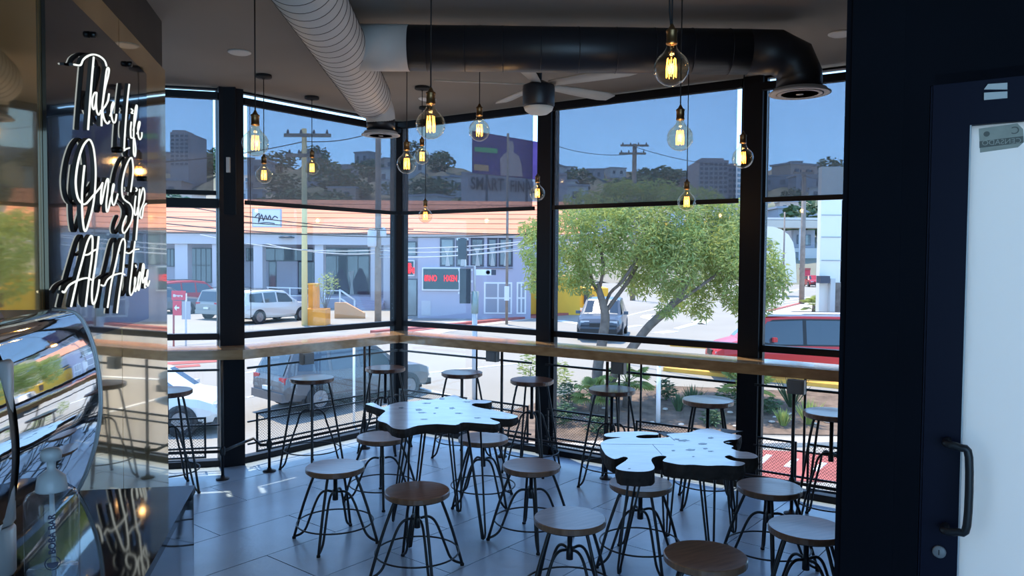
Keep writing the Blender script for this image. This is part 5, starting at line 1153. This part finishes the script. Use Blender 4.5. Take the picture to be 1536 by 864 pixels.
# planter, drum, heap
b = ground(476, 487); YP = b.y; t = empty('yellow_planter', (b.x, YP, gz(YP)), label='yellow concrete planter at the foot of the yellow pole', cat='planter'); iv = -Vector(t.location)
a, b_, c, d = pr(460, 461, 492, 487, YP); wv = (b_-a)/2
for x0, x1, y0_, y1_ in ((-wv, wv, -.5, -.36), (-wv, wv, .36, .5), (-wv, -wv+.14, -.36, .36), (wv-.14, wv, -.36, .36)): MB().box(x0, y0_, 0, x1, y1_, .78).build('side_wall', 'planter', t)
MB().box(-wv+.14, -.36, 0, wv-.14, .36, .68).build('soil', 'soil', t)
a, b_, c, d = pr(463, 427, 477, 466, YP+.9); t = empty('yellow_cabinet', ((a+b_)/2, YP+1.0, gz(YP+1)), label='tall yellow cabinet behind the planter', cat='cabinet'); MB().box(-(b_-a)/2, -.2, 0, (b_-a)/2, .25, d-gz(YP+1)).build('box_body', 'planter', t); MB().box(-(b_-a)/2-.03, -.23, d-gz(YP+1), (b_-a)/2+.03, .28, d-gz(YP+1)+.06).build('lid', 'yellow_paint', t)
rnd = random.Random(5)
t = empty('low_wall', (ony(510, 470, 41).x, 41, GZ), label='low orange sloping wall beside the mall steps', cat='wall'); MB().add([(-.3, 0, 0), (1.3, 0, 0), (1.3, .3, 0), (-.3, .3, 0), (-.3, 0, .85), (.3, 0, .85), (1.3, 0, .3), (-.3, .3, .85), (.3, .3, .85), (1.3, .3, .3)], [(0, 1, 6, 5, 4), (3, 7, 8, 9, 2), (4, 5, 8, 7), (5, 6, 9, 8), (1, 2, 9, 6), (0, 4, 7, 3)]).build('wall_body', 'board_orange', t)
bpy.data.materials['billboard_orange'].node_tree.nodes['Principled BSDF'].inputs['Base Color'].default_value = (0.62, 0.32, 0.14, 1)

# ---- plants
def leafcloud(mb, c, rad, n, ln, wd, droop=0.6, rnd=rnd, shell=True):
    for _ in range(n):
        while True:
            v = Vector((rnd.uniform(-1, 1), rnd.uniform(-1, 1), rnd.uniform(-1, 1)))
            if 0.15 < v.length < 1: break
        if shell: v = v*(0.55+0.45*rnd.random())/max(v.length, .5)
        p = Vector(c)+Vector((v.x*rad[0], v.y*rad[1], v.z*rad[2]))
        d = Vector((rnd.gauss(0, 1), rnd.gauss(0, 1), -abs(rnd.gauss(0, 1))*droop*2+0.2)).normalized(); s_ = d.cross(Vector((rnd.gauss(0, 1), rnd.gauss(0, 1), rnd.gauss(0, 1)))).normalized()*wd
        l = ln*rnd.uniform(.6, 1.3); mb.add([p-s_*.3, p+d*l*.5-s_, p+d*l, p+d*l*.5+s_], [(0, 1, 2, 3)])
tb = ground(900, 600); t = empty('shade_tree', (tb.x, tb.y, gz(tb.y)), label='wide green feathery tree with two leaning trunks behind the middle window', cat='tree'); iv = -Vector(t.location); YT = tb.y
def tp(px, py, dy=0.0): return ony(px, py, YT+dy)+iv
MB().tube(smoothpath([tp(898, 602), tp(896, 560), tp(903, 515), tp(908, 480), tp(906, 462), tp(900, 440), tp(897, 425)], 3), [.17, .165, .16, .155, .15, .15, .145, .14, .135, .13, .125, .12, .115, .11, .10, .09, .08, .06, .05], 9).build('trunk', 'trunk', t)
MB().tube(smoothpath([tp(905, 602), tp(925, 555), tp(952, 517), tp(975, 488), tp(1002, 464), tp(1022, 440), tp(1040, 410)], 3), [.13]*7+[.12]*5+[.10]*4+[.06]*3, 9).build('trunk', 'trunk', t)
for pts, r in (([(907, 470), (925, 445), (940, 425), (955, 400)], .07), ([(906, 465), (915, 440), (935, 420), (960, 380)], .06), ([(903, 450), (890, 425), (880, 400), (850, 380)], .06), ([(1005, 462), (1050, 430), (1090, 400)], .06), ([(900, 430), (905, 400), (900, 370)], .06), ([(1020, 445), (1030, 400), (1060, 360)], .05)):
    MB().tube(smoothpath([tp(*q, rnd.uniform(-.3, .3)) for q in pts], 3), r*.8, 6).build('branch', 'trunk', t)
fo = MB(); blobs = [(808, 372, 30, 40), (812, 420, 28, 30), (850, 350, 45, 38), (850, 400, 40, 35), (905, 335, 50, 40), (895, 385, 45, 28), (955, 350, 50, 45), (960, 400, 45, 35), (1010, 330, 50, 42), (1010, 400, 42, 48), (1020, 440, 40, 30), (1065, 350, 48, 45), (1060, 420, 35, 40), (1105, 370, 40, 48), (1110, 430, 38, 40), (1145, 400, 34, 48), (1140, 450, 24, 24), (940, 300, 60, 28), (1040, 300, 50, 25), (985, 285, 40, 20), (880, 310, 45, 28), (1100, 320, 30, 25), (960, 425, 25, 22), (1050, 465, 22, 16), (930, 280, 30, 14), (1000, 465, 18, 12), (1085, 385, 40, 45), (1160, 420, 26, 36), (1030, 370, 50, 40), (985, 375, 40, 36), (870, 425, 26, 18), (1120, 460, 26, 22), (800, 345, 22, 20)]
for x, y, rx, ry in blobs:
    c_ = tp(x, y, rnd.uniform(-.8, 1.2)); k = YT/F; leafcloud(fo, c_, (rx*k, min(rx, 34)*k*1.3, ry*k), int(rx*ry*0.75), .19, .022)
fo.build('foliage', 'leaf', t, 'stuff')
def bush(px, py, h, wd, m, name, label, n=260, ln=.18, lw=.02, cat='shrub', group=None):
    b = ground(px, py); t = empty(name, (b.x, b.y, gz(b.y)), label=label, cat=cat, group=group); mb = MB()
    MB().tube([(0, 0, 0), (0.02, 0, h*.5)], .015, 5).build('stem', 'trunk', t); leafcloud(mb, (0, 0, h*.55), (wd/2, wd/2, h*.5), n, ln, lw, .1); mb.build('foliage', m, t, 'stuff'); return t
def tuft(px, py, h, m, name, label, n=60, spread=.6, w_=.02, cat='plant'):
    b = ground(px, py); t = empty(name, (b.x, b.y, gz(b.y)), label=label, cat=cat); mb = MB()
    for k in range(n):
        a = rnd.uniform(0, 2*PI); el_ = rnd.uniform(.0, spread); l = h*rnd.uniform(.7, 1.1); d = Vector((math.cos(a)*math.sin(el_), math.sin(a)*math.sin(el_), math.cos(el_))); s_ = Vector((-math.sin(a), math.cos(a), 0))*w_
        p0_ = Vector((math.cos(a)*.05, math.sin(a)*.05, 0)); mb.add([p0_-s_, p0_+s_, p0_+d*l*.6+s_*.8, p0_+d*l-Vector((0, 0, l*.08)), p0_+d*l*.6-s_*.8], [(0, 1, 2, 3, 4)])
    mb.build('blades', m, t, 'stuff'); return t
def palm(px, py, h, R_, label, n=16):
    b = ground(px, py); t = empty('fan_palm', (b.x, b.y, gz(b.y)), label=label, cat='palm'); MB().tube([(0, 0, 0), (0.03, 0, h*.45)], [.13, .10], 8).build('trunk', 'trunk', t)
    for k in range(n):
        a = 2*PI*k/n+rnd.uniform(-.2, .2); el_ = rnd.uniform(-.3, 1.3); d = Vector((math.cos(a)*math.cos(el_), math.sin(a)*math.cos(el_), math.sin(el_))); o_ = Vector((0, 0, h*.45)); q = o_+d*R_*.5; mb = MB().tube([o_, q], .012, 4)
        s_ = d.cross(Vector((0, 0, 1))); s_ = s_.normalized() if s_.length > .1 else Vector((1, 0, 0)); u_ = d
        for j in range(13):
            th = -1.35+2.7*j/12; dd = (u_*math.cos(th)+s_*math.sin(th)).normalized(); l = R_*.55; w2 = dd.cross(d.cross(s_)).normalized()*.022
            mb.add([q-w2, q+w2, q+dd*l*.6+w2*1.2, q+dd*l-Vector((0, 0, .1)), q+dd*l*.6-w2*1.2], [(0, 1, 2, 3, 4)])
        mb.build('frond', 'leaf', t)
palm(940, 612, 1.55, .75, 'bright green fan palm beside the dark-seated bar stool'); palm(890, 618, 1.0, .6, 'olive fan palm with drooping fronds left of the bright one')
palm(1118, 622, 1.5, .8, 'fan palm half behind the right window post'); palm(1220, 470, 1.1, .9, 'small palm at the foot of the white tower')
for a in ((852, 612, .75, .6, 'leaf_dark', 'dark shrub right of the fan-post'), (845, 640, .6, .7, 'leaf_dark', 'low dark shrub behind the mesh rail, left end of the bed'), (1000, 602, .65, .5, 'leaf_dark', 'small loose shrub beside the slim white post'), (1095, 610, .65, .7, 'leaf_dark', 'round dark shrub left of the right window post'), (1153, 622, .45, .5, 'leaf_dark', 'low dark shrub left of the spiky plant'), (835, 585, .9, .9, 'leaf', 'light green bush behind the post under the fan'), (900, 655, .5, .6, 'leaf_dark', 'low shrub behind the legs of the dark-seated bar stool'), (1070, 640, .4, .5, 'leaf_dark', 'low grey shrub behind the right table')):
    bush(a[0], a[1], a[2], a[3], a[4], 'shrub', a[5])
bush(795, 575, 1.0, .8, 'leaf', 'shrub', 'pale leafy bush left of the post under the fan')
tuft(1187, 612, .95, 'leaf_dark', 'spiky_plant', 'dark spiky tufted plant right of the window post'); tuft(1212, 638, .75, 'leaf_lime', 'grass_clump', 'lime green grass clump in the bed near the red kerb'); tuft(1040, 612, .7, 'leaf_dark', 'spiky_plant', 'dark spiky plant behind the pale-rimmed bar stool'); tuft(1175, 640, .5, 'leaf_lime', 'grass_clump', 'small lime grass clump left of the bigger one'); tuft(1018, 618, .55, 'leaf_dark', 'spiky_plant', 'small spiky plant near the slim white post')
t = bush(488, 486, 1.0, .3, 'leaf', 'planter_shrub', 'thin pale shrub growing in the yellow planter', 10)
t.location.z += .68; mb = MB(); leafcloud(mb, (.15, 0, 1.3), (.55, .4, .55), 240, .16, .025, .1); mb.build('foliage', 'leaf_lime', t, 'stuff')
for k in range(5): MB().tube([(0, 0, 0), (.1*(k-2), .05*(k-2), .6), (.2*(k-2)+.1, .05, 1.2)], .015, 5).build('branch', 'trunk', t)
# rocks of the bed
rk = None
for k in range(26):
    b = ground(rnd.uniform(860, 1250), rnd.uniform(606, 650)); s_ = rnd.uniform(.04, .10)
    if rk is None:
        rk = MB().lathe([(0, 0), (.8, .05), (1, .3), (.7, .7), (0, .85)], 7, smooth=False).build('stone', 'walk'); o = rk
    else: o = rk.copy(); C.objects.link(o)
    o.location = (b.x, b.y, gz(b.y)+.03); o.scale = (s_, s_*rnd.uniform(.6, 1), s_*.7); o.rotation_euler = (0, 0, rnd.uniform(0, 6)); tag(o, 'small pale stone lying in the planting bed soil', 'stone', 'stones in the planting bed')

# ---- right-hand side of the street
Y = 27.5; t = empty('white_tower', (ony(1248, 400, Y).x, Y, gz(Y)), label='tall white panelled wall tower at the right window edge', cat='building')
fbox(1233, 250, 1263, 482, Y, .3, 'white_wall', 'wall', t, z0=gz(Y)-.1)
for y in (322, 355, 390): fbox(1232.5, y, 1263.5, y+1.2, Y-.03, .1, 'house_grey', 'panel_joint', t)
fbox(1231, 414, 1245, 425, Y-.4, .38, 'mullion', 'dark_box', t); fbox(1251, 424, 1300, 482, Y-.06, .2, 'trunk', 'brown_door', t, z0=gz(Y)-.1); fbox(1246, 418, 1252, 480, Y-.2, .2, 'house_pale', 'downpipe', t)
fbox(1263, 300, 1330, 424, Y, 2, 'white_wall', 'side_wall', t)
Y = 72; t = empty('curved_building', (ony(1168, 380, Y).x, Y, gz(Y)), label='white building with a curved gable beyond the tree', cat='building'); iv = -Vector(t.location)
flatpoly([(1128, 424), (1128, 338), (1160, 340), (1172, 344), (1183, 352), (1190, 364), (1193, 380), (1195, 424)], Y, 'white_wall', 'gable_wall', t, iv, 1.5)
fbox(1152, 360, 1158, 372, Y-.1, .2, 'dark_glass', 'window', t)
Y = 122; t = empty('canopy_building', (ony(1195, 340, Y).x, Y, gz(Y)), label='low building with a long beige canopy roof up the street', cat='building')
fbox(1150, 330, 1236, 342, Y, 4, 'walk', 'canopy', t); fbox(1150, 326, 1236, 330, Y+.5, 4, 'house_pale', 'roof_edge', t); fbox(1190, 345, 1222, 372, Y+3, 4, 'house_grey', 'upper_wall', t); fbox(1188, 372, 1234, 424, Y+2, 4, 'house_pale', 'wall', t, z0=gz(Y))
window(1196, 352, 1203, 366, Y+2.9, t); window(1208, 352, 1216, 368, Y+2.9, t, 1, 'pane_glass'); window(1205, 388, 1217, 412, Y+1.9, t, 2); window(1190, 378, 1199, 414, Y+1.9, t)
for x in (1200, 1232): fbox(x-.8, 342, x+.8, 420, Y+.3, .2, 'wire_pale', 'canopy_post', t, z0=gz(Y))
# person-free; red scooter-like far sign
Y = 112; t = empty('red_kiosk', (ony(1210, 420, Y).x, Y, gz(Y)), label='tiny red kiosk behind the far red car', cat='kiosk'); fbox(1206, 405, 1215, 424, Y, 1.2, 'sign_red', 'kiosk_body', t, z0=gz(Y)); fbox(1205, 402, 1216, 405, Y-.2, 1.6, 'red_paint', 'kiosk_roof', t)

# ---- hills, towers, houses
RY = [(-200, 262), (200, 250), (340, 246), (440, 252), (560, 242), (640, 238), (700, 254), (830, 262), (900, 258), (1000, 268), (1080, 274), (1150, 258), (1200, 252), (1262, 262), (1400, 255), (1700, 250)]
def ridge(px):
    for (a, ya), (b, yb) in zip(RY, RY[1:]):
        if a <= px <= b: return ya+(yb-ya)*(px-a)/(b-a)
    return 255
hm = MB(); cols = 120; rows = 22; vs = []
for j in range(rows):
    t_ = j/(rows-1); Yh = 110+150*t_
    for i in range(cols):
        px = -200+1900*i/(cols-1); zt_ = ony(px, ridge(px), 260).z; X = ony(px, 390, Yh).x
        z = -1.5+(zt_+1.5)*(t_**0.85)*(Yh/260)**.2 + rnd.uniform(-1, 1)*(1.6*t_+.3); vs.append((X, Yh, z))
hm.add(vs, [(j*cols+i, j*cols+i+1, (j+1)*cols+i+1, (j+1)*cols+i) for j in range(rows-1) for i in range(cols-1)], True); hm.build('hillside', 'hill', kind='structure')
def hz(px, t_):
    Yh = 110+150*t_; zt_ = ony(px, ridge(px), 260).z; return Vector((ony(px, 390, Yh).x, Yh, -1.5+(zt_+1.5)*(t_**0.85)*(Yh/260)**.2))
hs = []
def free(p, r):
    for q_, r_ in hs:
        if (p-q_).length < r+r_: return False
    hs.append((p.copy(), r)); return True

for k, m_ in enumerate(('house_pale', 'house_grey', 'house_pink')):
    hp_ = None
    if k == 0:
        for px_, Y_ in ((269, 200), (1070, 180), (1102, 190)):
            for dz_ in (-4, 6, 16, 26): hs.append((Vector((ony(px_, 390, Y_).x, Y_+6, dz_)), 12))
    for q in range(20):
        px = rnd.choice([rnd.uniform(255, 600), rnd.uniform(600, 700), rnd.uniform(820, 900), rnd.uniform(1060, 1262), rnd.uniform(1146, 1262)]); p = hz(px, rnd.uniform(.2, .98))
        for _ in range(60):
            if free(p, 5.6): break
            px = rnd.uniform(255, 1262); p = hz(px, rnd.uniform(.2, .98))
        if hp_ is None:
            hp_ = MB().box(-3, -3, -2, 3, 3, 3.2).build('hill_house', m_); MB().box(-3.3, -3.3, 3.2, 3.3, 3.3, 3.6).build('roof', 'house_grey', hp_)
            for x in (-1.6, 1.2): MB().box(x-.5, -3.05, .8, x+.5, -2.98, 2.2).build('window', 'dark_glass', hp_)
            kk = tree_of(hp_); o = hp_
        else: o = copy_tree(hp_, kk)
        o.location = p; s_ = rnd.uniform(.6, 1.3); o.scale = (s_*rnd.uniform(.8, 1.5), s_, s_); o.rotation_euler = (0, 0, rnd.uniform(-.5, .5)); tag(o, 'small flat-roofed %s house far off on the hillside' % {'house_pale': 'pale', 'house_grey': 'grey', 'house_pink': 'pinkish'}[m_], 'house', 'houses on the far hillside')
tp_ = None
for q in range(46):
    px = rnd.uniform(250, 1262); p = hz(px, rnd.uniform(.15, 1.0))
    for _ in range(60):
        if free(p, 5.0): break
        px = rnd.uniform(250, 1262); p = hz(px, rnd.uniform(.15, 1.0))
    if tp_ is None:
        mb = MB(); leafcloud(mb, (0, 0, 3), (3.4, 3.4, 2.8), 420, 1.0, .3, .1); tp_ = mb.build('hill_tree', 'leaf_dark'); MB().tube([(0, 0, -1), (0, 0, 2.5)], .3, 6).build('trunk', 'trunk', tp_); kk = tree_of(tp_); o = tp_
    else: o = copy_tree(tp_, kk)
    o.location = p; s_ = rnd.uniform(.7, 1.5); o.scale = (s_*1.3, s_, s_*.9); o.rotation_euler = (0, 0, rnd.uniform(0, 6)); tag(o, 'dark round tree far off on the hillside', 'tree', 'trees on the far hillside')
def tower(x0, y0, x1, Y, lab, nx, nz, yb=300):
    t = empty('tower_block', (ony((x0+x1)/2, 390, Y).x, Y, ony(x0, yb, Y).z), label=lab, cat='building'); fbox(x0, y0, x1, yb, Y, 12, 'tower', 'wall', t)
    fbox(x0+3, y0-3, x1-6, y0, Y+2, 6, 'tower', 'roof_box', t)
    for i in range(nx):
        for j in range(nz):
            xa = x0+(x1-x0)*(i+.2)/nx; xb = x0+(x1-x0)*(i+.8)/nx; ya = y0+3+(48)*(j+.2)/nz; yb_ = y0+3+48*(j+.75)/nz; fbox(xa, ya, xb, yb_, Y-.15, .2, 'dark_glass', 'window', t)
tower(255, 198, 283, 200, 'dark tower block on the hill seen through the left blind', 4, 8); tower(1049, 240, 1092, 180, 'wide pale tower block on the hill behind the tree', 6, 7); tower(1092, 248, 1112, 190, 'narrow lower tower block right of the wide one', 3, 6)
